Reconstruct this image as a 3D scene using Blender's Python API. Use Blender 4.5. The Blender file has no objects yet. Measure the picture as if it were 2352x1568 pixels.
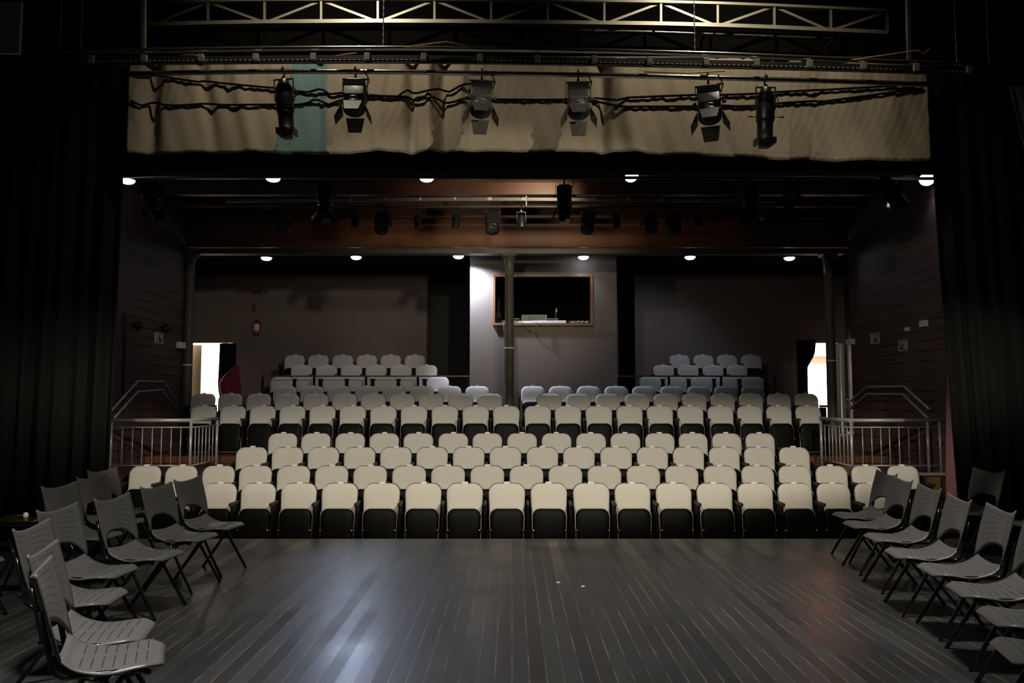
import bpy, math, random
from math import sin, cos, pi, radians, sqrt, tan, atan
from mathutils import Vector, Matrix, Euler

random.seed(7)
SC = bpy.context.scene
COL = SC.collection

# ------------------------------------------------------------------ camera
F_PX, CX, CY, HORIZON, CAM_H = 1800.0, 1176.0, 784.0, 914.0, 1.6
PITCH = atan((HORIZON - CY) / F_PX)
cam_data = bpy.data.cameras.new('camera')
cam = bpy.data.objects.new('camera', cam_data)
COL.objects.link(cam)
cam.location = (0, 0, CAM_H)
cam.rotation_euler = (pi / 2 + PITCH, 0, 0)
cam_data.sensor_width = 36.0
cam_data.lens = F_PX / 2352.0 * 36.0
cam_data.clip_start = 0.05
cam_data.clip_end = 200
SC.camera = cam

def at(px, py, Y):
    """point of the place seen at a photo pixel, at distance Y in front of the camera"""
    a, b = (px - CX) / F_PX, (CY - py) / F_PX
    dy = cos(PITCH) - sin(PITCH) * b
    dz = sin(PITCH) + cos(PITCH) * b
    t = Y / dy
    return Vector((a * t, Y, CAM_H + dz * t))

# ------------------------------------------------------------------ view, world
SC.view_settings.view_transform = 'Standard'
SC.view_settings.look = 'None'
SC.view_settings.gamma = 1.0
SC.view_settings.use_curve_mapping = False
SC.view_settings.exposure = 0.0
SC.cycles.use_denoising = True
SC.cycles.max_bounces = 6
SC.cycles.sample_clamp_indirect = 3.0
w = bpy.data.worlds.new('world')
SC.world = w
w.use_nodes = True
w.node_tree.nodes['Background'].inputs[0].default_value = (0.5, 0.55, 0.65, 1)
w.node_tree.nodes['Background'].inputs[1].default_value = 0.0015

# ------------------------------------------------------------------ lights
def aim(o, target):
    d = Vector(target) - o.location
    o.rotation_euler = d.to_track_quat('-Z', 'Y').to_euler()

def spot(name, loc, target, power, color, angle, blend=0.5, size=0.08):
    l = bpy.data.lights.new(name, 'SPOT')
    l.energy = power; l.color = color; l.spot_size = radians(angle); l.spot_blend = blend
    l.shadow_soft_size = size
    o = bpy.data.objects.new(name, l); COL.objects.link(o)
    o.location = loc; aim(o, target)
    return o

def area(name, loc, target, power, color, sx, sy, spread=180):
    l = bpy.data.lights.new(name, 'AREA')
    l.shape = 'RECTANGLE'; l.size = sx; l.size_y = sy
    l.energy = power; l.color = color; l.spread = radians(spread)
    o = bpy.data.objects.new(name, l); COL.objects.link(o)
    o.location = loc; aim(o, target)
    return o

WARM = (1.0, 0.91, 0.73)
COOL = (0.72, 0.80, 1.0)
# two warm profile spots above and beside the camera, cut below the valance by their shutters (wide, low beams)
o = spot('stage_flood_light', (-1.4, 1.0, 4.4), (-0.4, 12.0, 0.62), 1520, WARM, 17, 0.75, 0.05); o.scale = (5.6, 1, 1)
o = spot('stage_flood_light', (2.3, 1.0, 4.4), (0.4, 12.0, 0.62), 1800, WARM, 17, 0.6, 0.05); o.scale = (5.6, 1, 1)
# two unseen lamps added to light the rear wall and the right side wall
o = spot('added_wall_light', (2.2, 1.0, 4.4), (-3.6, 18.0, 2.75), 780, WARM, 15, 0.5, 0.05); o.scale = (2.7, 1, 1)
spot('added_wall_light', (-2.0, 1.0, 4.4), (9.9, 18.0, 2.4), 520, WARM, 16, 0.6, 0.05)
# two work lamps high above the batten, lighting rigging and valance from above
spot('work_lamp_light', (-1.9, 6.95, 6.9), (-1.9, 8.5, 4.7), 210, (1.0, 0.88, 0.66), 110, 0.8, 0.05)
spot('work_lamp_light', (2.3, 6.95, 6.9), (2.3, 8.5, 4.7), 210, (1.0, 0.88, 0.66), 110, 0.8, 0.05)
# ceiling fill added, then warm light of the tilted house lamp on the fascia
spot('ceiling_fill_light', (-0.6, 11.95, 4.35), (-0.4, 14.0, 5.1), 45, (1.0, 0.85, 0.6), 140, 0.8, 0.05)
spot('fascia_light', (0.6, 11.95, 4.95), (0.0, 15.2, 4.7), 110, (1.0, 0.85, 0.6), 95, 0.8, 0.05)
# two unseen fill lights added over the chairs on both sides of the stage
area('stage_fill_light', (-1.9, 2.9, 6.2), (-2.0, 3.6, 0), 84, (1.0, 0.96, 0.90), 0.7, 0.7, 84)
area('stage_fill_light', (2.6, 5.0, 6.2), (2.4, 6.0, 0), 34, (1.0, 0.96, 0.90), 0.7, 0.7, 57)

# ------------------------------------------------------------------ materials
def node_mat(name):
    m = bpy.data.materials.new(name); m.use_nodes = True
    nt = m.node_tree
    return m, nt, nt.nodes['Principled BSDF']

def mat(name, col, rough=0.6, metal=0.0, var=0.12, scale=18.0, bump=0.0, spec=0.5, sheen=0.0, coat=0.0):
    m, nt, b = node_mat(name)
    tc = nt.nodes.new('ShaderNodeTexCoord')
    nz = nt.nodes.new('ShaderNodeTexNoise')
    nz.inputs['Scale'].default_value = scale; nz.inputs['Detail'].default_value = 4
    nt.links.new(tc.outputs['Object'], nz.inputs['Vector'])
    mix = nt.nodes.new('ShaderNodeMix'); mix.data_type = 'RGBA'
    mix.inputs[6].default_value = tuple(c * (1 - var) for c in col) + (1,)
    mix.inputs[7].default_value = tuple(min(1, c * (1 + var)) for c in col) + (1,)
    nt.links.new(nz.outputs['Fac'], mix.inputs[0])
    nt.links.new(mix.outputs[2], b.inputs['Base Color'])
    b.inputs['Roughness'].default_value = rough
    b.inputs['Metallic'].default_value = metal
    b.inputs['Specular IOR Level'].default_value = spec
    if sheen:
        b.inputs['Sheen Weight'].default_value = sheen
    if coat:
        b.inputs['Coat Weight'].default_value = coat
    if bump:
        bp = nt.nodes.new('ShaderNodeBump'); bp.inputs['Strength'].default_value = bump
        bp.inputs['Distance'].default_value = 0.01
        nt.links.new(nz.outputs['Fac'], bp.inputs['Height'])
        nt.links.new(bp.outputs['Normal'], b.inputs['Normal'])
    return m

def emit(name, col, strength):
    m, nt, b = node_mat(name)
    b.inputs['Base Color'].default_value = (0.8, 0.8, 0.8, 1)
    b.inputs['Emission Color'].default_value = col + (1,)
    b.inputs['Emission Strength'].default_value = strength
    return m

def math_node(nt, op, a=None, b=None, c=None):
    n = nt.nodes.new('ShaderNodeMath'); n.operation = op
    for i, v in enumerate((a, b, c)):
        if v is None: continue
        if isinstance(v, (int, float)): n.inputs[i].default_value = v
        else: nt.links.new(v, n.inputs[i])
    return n.outputs[0]

def board_mat(name, axis, pitch, base, line, line_w, rough, varb=0.25, lines_visible=0.6, rough_var=0.1, spec=0.5, scuff=0.0):
    """planks laid side by side along AXIS with a seam between each pair"""
    m, nt, b = node_mat(name)
    geo = nt.nodes.new('ShaderNodeNewGeometry')
    sep = nt.nodes.new('ShaderNodeSeparateXYZ'); nt.links.new(geo.outputs['Position'], sep.inputs[0])
    p = math_node(nt, 'DIVIDE', sep.outputs[axis], pitch)
    cell = math_node(nt, 'FLOOR', p)
    fr = math_node(nt, 'FRACT', p)
    edge = math_node(nt, 'ABSOLUTE', math_node(nt, 'SUBTRACT', fr, 0.5))
    seam = math_node(nt, 'GREATER_THAN', edge, 0.5 - line_w / pitch / 2)
    wn = nt.nodes.new('ShaderNodeTexWhiteNoise'); wn.noise_dimensions = '1D'
    nt.links.new(cell, wn.inputs['W'])
    # stretched grain noise
    mp = nt.nodes.new('ShaderNodeMapping')
    sc = [6, 6, 6]; sc['XYZ'.index(axis)] = 40
    mp.inputs['Scale'].default_value = sc
    nt.links.new(geo.outputs['Position'], mp.inputs['Vector'])
    nz = nt.nodes.new('ShaderNodeTexNoise'); nz.inputs['Scale'].default_value = 1.0; nz.inputs['Detail'].default_value = 5
    nt.links.new(mp.outputs[0], nz.inputs['Vector'])
    big = nt.nodes.new('ShaderNodeTexNoise'); big.inputs['Scale'].default_value = 1.4; big.inputs['Detail'].default_value = 6
    nt.links.new(geo.outputs['Position'], big.inputs['Vector'])
    v1 = math_node(nt, 'MULTIPLY_ADD', wn.outputs['Value'], varb * 2, 1 - varb)
    v2 = math_node(nt, 'MULTIPLY_ADD', nz.outputs['Fac'], 0.5, 0.75)
    v3 = math_node(nt, 'MULTIPLY_ADD', big.outputs['Fac'], 0.8, 0.6)
    v = math_node(nt, 'MULTIPLY', math_node(nt, 'MULTIPLY', v1, v2), v3)
    hs = nt.nodes.new('ShaderNodeMix'); hs.data_type = 'RGBA'; hs.blend_type = 'MULTIPLY'; hs.inputs[0].default_value = 1
    hs.inputs[6].default_value = base + (1,)
    cmb = nt.nodes.new('ShaderNodeCombineColor')
    for i in range(3): nt.links.new(v, cmb.inputs[i])
    nt.links.new(cmb.outputs[0], hs.inputs[7])
    out = hs.outputs[2]
    if scuff:
        sn = nt.nodes.new('ShaderNodeTexNoise'); sn.inputs['Scale'].default_value = 9; sn.inputs['Detail'].default_value = 8
        sn.inputs['Roughness'].default_value = 0.8
        nt.links.new(geo.outputs['Position'], sn.inputs['Vector'])
        sm = nt.nodes.new('ShaderNodeMapRange'); sm.inputs['From Min'].default_value = 0.66; sm.inputs['From Max'].default_value = 0.8
        nt.links.new(sn.outputs['Fac'], sm.inputs['Value'])
        sx = nt.nodes.new('ShaderNodeMix'); sx.data_type = 'RGBA'
        nt.links.new(math_node(nt, 'MULTIPLY', sm.outputs[0], scuff), sx.inputs[0])
        nt.links.new(out, sx.inputs[6]); sx.inputs[7].default_value = (0.20, 0.18, 0.15, 1)
        out = sx.outputs[2]
    # seams come and go along their length
    sn2 = nt.nodes.new('ShaderNodeTexNoise'); sn2.inputs['Scale'].default_value = 2.2
    nt.links.new(geo.outputs['Position'], sn2.inputs['Vector'])
    sv = nt.nodes.new('ShaderNodeMapRange'); sv.inputs['From Min'].default_value = 0.38; sv.inputs['From Max'].default_value = 0.6
    nt.links.new(sn2.outputs['Fac'], sv.inputs['Value'])
    mx = nt.nodes.new('ShaderNodeMix'); mx.data_type = 'RGBA'
    fac = math_node(nt, 'MULTIPLY', math_node(nt, 'MULTIPLY', seam, sv.outputs[0]), lines_visible)
    nt.links.new(fac, mx.inputs[0]); nt.links.new(out, mx.inputs[6]); mx.inputs[7].default_value = line + (1,)
    nt.links.new(mx.outputs[2], b.inputs['Base Color'])
    r = math_node(nt, 'ADD', math_node(nt, 'MULTIPLY_ADD', wn.outputs['Value'], rough_var, rough - rough_var / 2),
                  math_node(nt, 'MULTIPLY_ADD', big.outputs['Fac'], 0.3, -0.15))
    nt.links.new(r, b.inputs['Roughness'])
    b.inputs['Specular IOR Level'].default_value = spec
    bp = nt.nodes.new('ShaderNodeBump'); bp.inputs['Strength'].default_value = 0.25; bp.inputs['Distance'].default_value = 0.004
    nt.links.new(math_node(nt, 'SUBTRACT', math_node(nt, 'MULTIPLY', nz.outputs['Fac'], 0.3), seam), bp.inputs['Height'])
    nt.links.new(bp.outputs['Normal'], b.inputs['Normal'])
    return m

M = dict(
    stage=board_mat('stage_boards', 'X', 0.10, (0.034, 0.034, 0.035), (0.32, 0.26, 0.15), 0.007, 0.37, scuff=0.45, rough_var=0.14, lines_visible=0.45),
    terrace=mat('terrace_carpet', (0.020, 0.012, 0.010), 0.85),
    riser=board_mat('riser_wood', 'Z', 0.16, (0.12, 0.035, 0.018), (0.02, 0.008, 0.005), 0.006, 0.45),
    landing=mat('landing_wood', (0.10, 0.035, 0.02), 0.4, scale=6, var=0.3),
    slats=board_mat('slatted_panels', 'Z', 0.155, (0.085, 0.052, 0.042), (0.004, 0.003, 0.003), 0.022, 0.6, varb=0.12, lines_visible=1.0),
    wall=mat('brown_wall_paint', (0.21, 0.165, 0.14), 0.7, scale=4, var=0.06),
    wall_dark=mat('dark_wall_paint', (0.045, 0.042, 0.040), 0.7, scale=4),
    booth=mat('booth_wall_paint', (0.18, 0.148, 0.125), 0.65, scale=4, var=0.05),
    black=mat('matt_black', (0.003, 0.003, 0.003), 0.95, spec=0.1),
    ceil=board_mat('ceiling_planks', 'Y', 0.42, (0.060, 0.024, 0.012), (0.008, 0.003, 0.002), 0.03, 0.5, varb=0.3, lines_visible=1.0),
    fascia=board_mat('fascia_planks', 'Z', 0.30, (0.20, 0.080, 0.035), (0.02, 0.008, 0.004), 0.012, 0.45, lines_visible=1.0),
    steel=mat('grey_painted_steel', (0.11, 0.105, 0.09), 0.5, 0.0, scale=5),
    truss=mat('truss_steel', (0.30, 0.28, 0.23), 0.45, 0.6, scale=8),
    pipe=mat('scaffold_pipe', (0.55, 0.52, 0.48), 0.22, 0.95, scale=10),
    tray=mat('black_cable_tray', (0.02, 0.02, 0.02), 0.5),
    rail=mat('brushed_steel_rail', (0.42, 0.41, 0.38), 0.35, 0.35, scale=30, var=0.05),
    velvet=mat('black_velvet', (0.0045, 0.0045, 0.0045), 0.85, spec=0.15),
    canvas=mat('beige_canvas', (0.265, 0.225, 0.165), 0.9, scale=60, var=0.12, bump=0.3),
    teal=mat('teal_canvas', (0.12, 0.20, 0.20), 0.9, scale=60, var=0.12, bump=0.3),
    greycloth=mat('grey_drape', (0.30, 0.29, 0.26), 0.9),
    redcloth=mat('red_drape', (0.22, 0.012, 0.035), 0.85, sheen=0.3),
    cream=mat('cream_fabric', (0.58, 0.55, 0.495), 0.9, scale=140, var=0.10, bump=0.25),
    shell=mat('dark_seat_shell', (0.004, 0.0036, 0.0033), 0.55, scale=8, spec=0.12),
    arm=mat('black_armrest', (0.016, 0.015, 0.014), 0.5, spec=0.35),
    chrome=mat('chrome', (0.75, 0.72, 0.66), 0.18, 1.0, var=0.02),
    white=mat('white_plastic', (0.75, 0.75, 0.72), 0.5, var=0.03),
    plastic=mat('grey_chair_plastic', (0.125, 0.122, 0.118), 0.36, scale=30, var=0.08),
    plastic_slot=mat('chair_plastic_slot', (0.035, 0.033, 0.03), 0.6),
    tube=mat('black_tube', (0.010, 0.010, 0.010), 0.16),
    lampblack=mat('black_lantern_paint', (0.007, 0.0065, 0.006), 0.38, scale=12, spec=0.4),
    lampgrey=mat('grey_lantern', (0.13, 0.125, 0.11), 0.35, 0.5, scale=12),  # plain grey, lighter than the black lantern paint
    socket=mat('pale_socket_grey', (0.30, 0.29, 0.26), 0.5),
    lens=mat('lens_glass', (0.02, 0.022, 0.025), 0.08),
    red=mat('extinguisher_red', (0.42, 0.02, 0.012), 0.3),
    signgreen=mat('sign_dark_green', (0.03, 0.05, 0.035), 0.5),
    signcream=mat('sign_cream', (0.85, 0.85, 0.68), 0.5, var=0.03),
    palegreen=mat('sign_pale_green', (0.16, 0.22, 0.14), 0.5),
    frame=mat('window_frame_wood', (0.20, 0.095, 0.04), 0.45, scale=10, var=0.3),
    yellow=mat('yellow_rope', (0.55, 0.36, 0.10), 0.6),
    ply=mat('plywood', (0.26, 0.15, 0.06), 0.55, scale=8, var=0.25),
    console=mat('console_white', (0.72, 0.72, 0.70), 0.4),
    amp=mat('amplifier_grey', (0.40, 0.41, 0.43), 0.4),
    brass=mat('brass', (0.55, 0.45, 0.18), 0.25, 1.0),
    column=mat('column_paint', (0.080, 0.075, 0.052), 0.55, scale=5, var=0.25),
    lobby=mat('lobby_white_paint', (0.85, 0.83, 0.78), 0.7, var=0.02),
    lobbyorange=mat('lobby_orange', (0.85, 0.30, 0.12), 0.6, scale=3, var=0.3),
    lamp=emit('lamp_face', (0.80, 0.85, 1.0), 14.0),
    lampwarm=emit('warm_lamp_face', (1.0, 0.93, 0.80), 22.0),
)

def lit_gap_mat():  # pale dashes paint the lit things seen through the tray's gaps
    m, nt, b = node_mat('tray_lit_gaps')
    geo = nt.nodes.new('ShaderNodeNewGeometry')
    sep = nt.nodes.new('ShaderNodeSeparateXYZ'); nt.links.new(geo.outputs['Position'], sep.inputs[0])
    on = math_node(nt, 'GREATER_THAN', math_node(nt, 'FRACT', math_node(nt, 'DIVIDE', sep.outputs[0], 0.046)), 0.5)
    mx = nt.nodes.new('ShaderNodeMix'); mx.data_type = 'RGBA'
    nt.links.new(on, mx.inputs[0]); mx.inputs[6].default_value = (0.01, 0.01, 0.01, 1); mx.inputs[7].default_value = (0.55, 0.5, 0.42, 1)
    nt.links.new(mx.outputs[2], b.inputs['Base Color']); b.inputs['Roughness'].default_value = 0.4
    return m
M['lit_gaps'] = lit_gap_mat()

# ------------------------------------------------------------------ mesh helpers
class MB:
    def __init__(s):
        s.v, s.f, s.sm, s.X, s.mi = [], [], [], Matrix.Identity(4), {}
    def add(s, vs, fs, smooth=False):
        n = len(s.v)
        s.v += [s.X @ Vector(p) for p in vs]
        s.f += [[i + n for i in f] for f in fs]
        s.sm += [smooth] * len(fs)
        return s
    def box(s, x0, x1, y0, y1, z0, z1):
        vs = [(x, y, z) for z in (z0, z1) for y in (y0, y1) for x in (x0, x1)]
        return s.add(vs, [(0, 2, 3, 1), (4, 5, 7, 6), (0, 1, 5, 4), (2, 6, 7, 3), (0, 4, 6, 2), (1, 3, 7, 5)])
    def beam(s, a, b, wd, ht):
        """rectangular bar from a to b"""
        a, b = Vector(a), Vector(b); d = (b - a); L = d.length; d.normalize()
        up = Vector((0, 0, 1)) if abs(d.z) < 0.95 else Vector((0, 1, 0))
        r = d.cross(up).normalized(); u = r.cross(d)
        vs = []
        for p in (a, b):
            for sx, sy in ((-1, -1), (1, -1), (1, 1), (-1, 1)):
                vs.append(p + r * sx * wd / 2 + u * sy * ht / 2)
        return s.add(vs, [(3, 2, 1, 0), (4, 5, 6, 7), (0, 1, 5, 4), (1, 2, 6, 5), (2, 3, 7, 6), (3, 0, 4, 7)])
    def tube(s, pts, r, seg=8, squash=1.0):
        pts = [Vector(p) for p in pts]
        n = len(pts); rings = []
        prev = None
        for i, p in enumerate(pts):
            t = (pts[min(i + 1, n - 1)] - pts[max(i - 1, 0)]).normalized()
            if prev is None:
                ref = Vector((0, 0, 1)) if abs(t.z) < 0.9 else Vector((1, 0, 0))
                a = t.cross(ref).normalized()
            else:
                a = (prev - t * prev.dot(t)).normalized()
            prev = a; b = t.cross(a)
            rr = r[i] if isinstance(r, (list, tuple)) else r
            rings.append([p + a * cos(2 * pi * k / seg) * rr + b * sin(2 * pi * k / seg) * rr * squash for k in range(seg)])
        vs = [q for ring in rings for q in ring]
        fs = []
        for i in range(n - 1):
            for k in range(seg):
                k2 = (k + 1) % seg
                fs.append((i * seg + k, i * seg + k2, (i + 1) * seg + k2, (i + 1) * seg + k))
        s.add(vs, fs, True)
        m = len(s.v) - len(vs)
        s.f += [[m + k for k in reversed(range(seg))], [m + (n - 1) * seg + k for k in range(seg)]]
        s.sm += [False, False]
        return s
    def lathe(s, prof, seg=16, cap=True):
        """profile of (radius, z) round the z axis"""
        vs, fs = [], []
        for r, z in prof:
            vs += [(r * cos(2 * pi * k / seg), r * sin(2 * pi * k / seg), z) for k in range(seg)]
        for i in range(len(prof) - 1):
            for k in range(seg):
                k2 = (k + 1) % seg
                fs.append((i * seg + k, i * seg + k2, (i + 1) * seg + k2, (i + 1) * seg + k))
        s.add(vs, fs, True)
        if cap:
            m = len(s.v) - len(vs)
            s.f += [[m + k for k in reversed(range(seg))], [m + (len(prof) - 1) * seg + k for k in range(seg)]]
            s.sm += [False, False]
        return s
    def sphere(s, c, r, seg=12, rings=8):
        X = s.X.copy(); s.X = X @ Matrix.Translation(c)
        s.lathe([(max(1e-4, r * sin(pi * i / rings)), -r * cos(pi * i / rings)) for i in range(rings + 1)], seg, False)
        s.X = X
        return s
    def grid(s, fn, us, vs_, skip=None, smooth=True):
        nu, nv = len(us), len(vs_)
        pts = [fn(u, v) for u in us for v in vs_]
        fs = []
        for i in range(nu - 1):
            for j in range(nv - 1):
                if skip and skip((us[i] + us[i + 1]) / 2, (vs_[j] + vs_[j + 1]) / 2): s.mi[len(s.f) + len(fs)] = 1
                fs.append((i * nv + j, (i + 1) * nv + j, (i + 1) * nv + j + 1, i * nv + j + 1))
        return s.add(pts, fs, smooth)
    def pillow(s, outline, rings, ctr, pos):
        """rings of a closed 2D outline, each (scale, depth), placed by pos(x, z, depth)"""
        n = len(outline); vs, fs = [], []
        for sc, d in rings:
            for x, z in outline:
                vs.append(pos(ctr[0] + (x - ctr[0]) * sc, ctr[1] + (z - ctr[1]) * sc, d))
        for i in range(len(rings) - 1):
            for k in range(n):
                k2 = (k + 1) % n
                fs.append((i * n + k, i * n + k2, (i + 1) * n + k2, (i + 1) * n + k))
        fs.append(tuple(reversed(range(n)))); fs.append(tuple((len(rings) - 1) * n + k for k in range(n)))
        return s.add(vs, fs, True)
    def build(s, name, m, parent=None, solid=0.0, bevel=0.0, loc=None, m2=None):
        me = bpy.data.meshes.new(name)
        me.from_pydata([tuple(p) for p in s.v], [], s.f)
        me.polygons.foreach_set('use_smooth', s.sm)
        me.materials.append(m)
        if m2:
            me.materials.append(m2)
            for k, i in s.mi.items(): me.polygons[k].material_index = i
        me.update()
        o = bpy.data.objects.new(name, me); COL.objects.link(o)
        if parent is not None: o.parent = parent
        if loc is not None: o.location = loc
        if solid:
            md = o.modifiers.new('thickness', 'SOLIDIFY'); md.thickness = solid; md.offset = 0
        if bevel:
            md = o.modifiers.new('edges', 'BEVEL'); md.width = bevel; md.segments = 2; md.limit_method = 'ANGLE'
        return o

def B(): return MB()

def tag(o, label, cat, group=None, kind=None):
    o['label'] = label
    if cat: o['category'] = cat
    if group: o['group'] = group
    if kind: o['kind'] = kind
    return o

def thing(name, label, cat, loc=(0, 0, 0), rotz=0.0, group=None):
    o = bpy.data.objects.new(name, None); COL.objects.link(o)
    o.empty_display_size = 0.1
    o.location = loc; o.rotation_euler = (0, 0, rotz)
    return tag(o, label, cat, group)

def struct(name, mb, m, label, cat='wall', parent=None, **k):
    o = mb.build(name, m, parent, **k)
    if parent is None: tag(o, label, cat, None, 'structure')
    return o

def dup(root, loc, rotz, label, group=None, rot=None):
    r = root.copy(); COL.objects.link(r); r.location = loc
    r.rotation_euler = rot if rot is not None else (0, 0, rotz)
    r['label'] = label
    if group: r['group'] = group
    for ch in list(root.children):
        c = ch.copy(); COL.objects.link(c); c.parent = r
        for g in list(ch.children):
            d = g.copy(); COL.objects.link(d); d.parent = c
    return r

ORD = ['first', 'second', 'third', 'fourth', 'fifth', 'sixth', 'seventh', 'eighth', 'ninth', 'tenth', 'eleventh',
       'twelfth', 'thirteenth', 'fourteenth', 'fifteenth', 'sixteenth', 'seventeenth', 'eighteenth', 'nineteenth',
       'twentieth', 'twenty-first']

def interp(pts, x):
    if x <= pts[0][0]: a, b = pts[0], pts[1]
    elif x >= pts[-1][0]: a, b = pts[-2], pts[-1]
    else:
        for a, b in zip(pts, pts[1:]):
            if a[0] <= x <= b[0]: break
    return a[1] + (b[1] - a[1]) * (x - a[0]) / (b[0] - a[0])

def lin(a, b, n): return [a + (b - a) * i / (n - 1) for i in range(n)]


# ------------------------------------------------------------------ rows of the hall (distance, photo height of the back tops, photo columns)
ROWS = [
    (10.27, 1109, [417, 508, 597, 689.5, 783, 878.5, 973.7, 1068.2, 1164.4, 1260, 1357, 1451, 1545, 1638, 1731, 1822, 1910, 1996]),
    (11.00, 1069, [338, 420.6, 505.5, 590, 677, 764, 852, 941, 1030, 1119.6, 1209, 1298, 1387, 1476, 1563.6, 1651, 1737, 1821.7, 1906, 1987, 2070]),
    (11.72, 1026.5, [581, 663, 745, 827.8, 910.7, 993.6, 1077, 1161, 1245.6, 1329, 1413.8, 1496.7, 1579, 1660.8, 1741, 1821]),
    (12.48, 994.5, [652, 728, 806, 884, 962, 1041.7, 1119.6, 1199, 1277.8, 1356.7, 1435, 1514, 1590, 1666.5, 1743]),
    (13.89, 932, [470.6, 538, 606, 674, 742.6, 812, 882, 952, 1022.5, 1093, 1163, 1234.7, 1304, 1374.6, 1444.6, 1514, 1583.6, 1652.5, 1719.5, 1786, 1853]),
    (14.75, 904, [468.6, 531.7, 596.7, 661, 727, 793, 858.7, 925, 991, 1058, 1125, 1261, 1327.5, 1395, 1462, 1527.5, 1592.8, 1657.5, 1722, 1786, 1849]),
    (15.45, 886.5, [656, 718, 780, 843.4, 906.4, 969.4, 1032.8, 1096.4, 1224, 1287.7, 1351.7, 1414.7, 1478.4, 1541.4, 1603.4, 1665, 1727]),
    (16.30, 865, [648.7, 707.4, 768, 827, 886.5, 945.5, 1006, 1491.7, 1551, 1610, 1668, 1727]),
    (17.00, 838, [694.5, 751.5, 808.6, 865, 922, 980, 1522.5, 1578.6, 1636, 1691]),
    (17.65, 815, [678.6, 733, 788.7, 843.7, 898.4, 953.8, 1559, 1614, 1668, 1723]),
]
SEAT_TOP = 0.85
FLOOR_Z = [at(CX, yt, Y).z - SEAT_TOP for Y, yt, _ in ROWS]
FRONT_Y = [Y - 0.42 for Y, _, _ in ROWS]
STAGE_EDGE = 9.08
LAND_Z = 0.5

# ------------------------------------------------------------------ the setting
struct('floor_stage', B().box(-9, 9, -2, STAGE_EDGE, -0.25, 0), M['stage'], 'dark worn stage floor of narrow boards running towards the seats', 'floor')
fl = B()
zs = FLOOR_Z
fl.box(-8, 8, STAGE_EDGE + 0.02, FRONT_Y[1], -1.4, zs[0])
fl.box(-8, 8, FRONT_Y[1], FRONT_Y[2], -1.4, zs[1])
fl.box(-4.55, 4.75, FRONT_Y[2], FRONT_Y[3], -1.4, zs[2])
fl.box(-4.55, 4.75, FRONT_Y[3], 13.0, -1.4, zs[3])
fl.box(-8, 8, 13.0, FRONT_Y[4], -1.4, LAND_Z)
fl.box(-8, 8, FRONT_Y[5], FRONT_Y[6], -1.4, zs[5])
fl.box(-8, -5.25, FRONT_Y[6], 18.3, -1.4, zs[5])
fl.box(5.75, 8, FRONT_Y[6], 18.3, -1.4, zs[5])
fl.box(-5.25, 5.75, FRONT_Y[6], FRONT_Y[7], -1.4, zs[6])
for i in (7, 8, 9):
    y1 = FRONT_Y[i + 1] if i < 9 else 19.3
    fl.box(-5.25, -0.92, FRONT_Y[i], y1, -1.4, zs[i])
    fl.box(2.2, 5.75, FRONT_Y[i], y1, -1.4, zs[i])
struct('floor_auditorium', fl, M['terrace'], 'dark terraced auditorium floor rising under the seat rows', 'floor')
struct('floor_cross_aisle', B().box(-8, 8, FRONT_Y[4], FRONT_Y[5], -1.4, zs[4]), M['riser'], 'red brown timber step carrying the fifth seat row', 'floor')
struct('floor_landing_left', B().box(-8, -4.56, FRONT_Y[2], 12.99, -1.4, LAND_Z - 0.002), M['landing'], 'red brown wooden landing behind the left railing', 'landing')
struct('floor_landing_right', B().box(4.76, 8, FRONT_Y[2], 12.99, -1.4, LAND_Z - 0.002), M['landing'], 'red brown wooden landing behind the right railing', 'landing')
struct('trim_stage_front', B().box(-9, 9, STAGE_EDGE - 0.05, STAGE_EDGE, -1.4, -0.26), M['black'], 'black front of the stage below its edge', 'stage front')

WLX, WRX = -6.25, 6.35
BACK_Y, DEEP_Y = 18.4, 19.4
struct('wall_left', B().box(WLX - 0.2, WLX, 9.1, 14.9, -1.4, 5.3), M['slats'], 'brown slatted timber wall left of the seats')
struct('wall_right', B().box(WRX, WRX + 0.2, 9.1, 14.65, -1.4, 5.3), M['slats'], 'brown slatted timber wall right of the seats')
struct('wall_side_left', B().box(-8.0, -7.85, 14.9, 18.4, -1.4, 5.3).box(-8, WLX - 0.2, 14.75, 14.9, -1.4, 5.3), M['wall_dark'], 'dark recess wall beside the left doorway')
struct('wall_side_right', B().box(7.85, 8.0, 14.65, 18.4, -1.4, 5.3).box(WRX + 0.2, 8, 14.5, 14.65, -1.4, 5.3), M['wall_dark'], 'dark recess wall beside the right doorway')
DZ = at(470, 787, BACK_Y).z
LX0, LX1 = -7.62, at(537, 800, BACK_Y).x
struct('wall_back_left', B().box(LX1, at(980, 800, BACK_Y).x, BACK_Y, BACK_Y + 0.9, -1.4, 4.6)
       .box(LX0 - 0.3, LX0, BACK_Y, BACK_Y + 0.15, -1.4, 4.6).box(LX0, LX1, BACK_Y, BACK_Y + 0.15, DZ, 4.6),
       M['wall'], 'brown painted rear wall behind the left seat block')
RX0, RX1 = at(1850, 800, BACK_Y).x, 7.66
struct('wall_back_right', B().box(2.9, RX0, BACK_Y, BACK_Y + 0.15, -1.4, 4.6)
       .box(RX1, 8, BACK_Y, BACK_Y + 0.15, -1.4, 4.6).box(RX0, RX1, BACK_Y, BACK_Y + 0.15, DZ, 4.6),
       M['wall'], 'dark brown rear wall behind the right seat block')
struct('wall_back_recess', B().box(-2.2, 3.2, DEEP_Y, DEEP_Y + 0.15, -1.4, 4.6), M['wall_dark'], 'dark recessed wall on both sides of the control booth')
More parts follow.
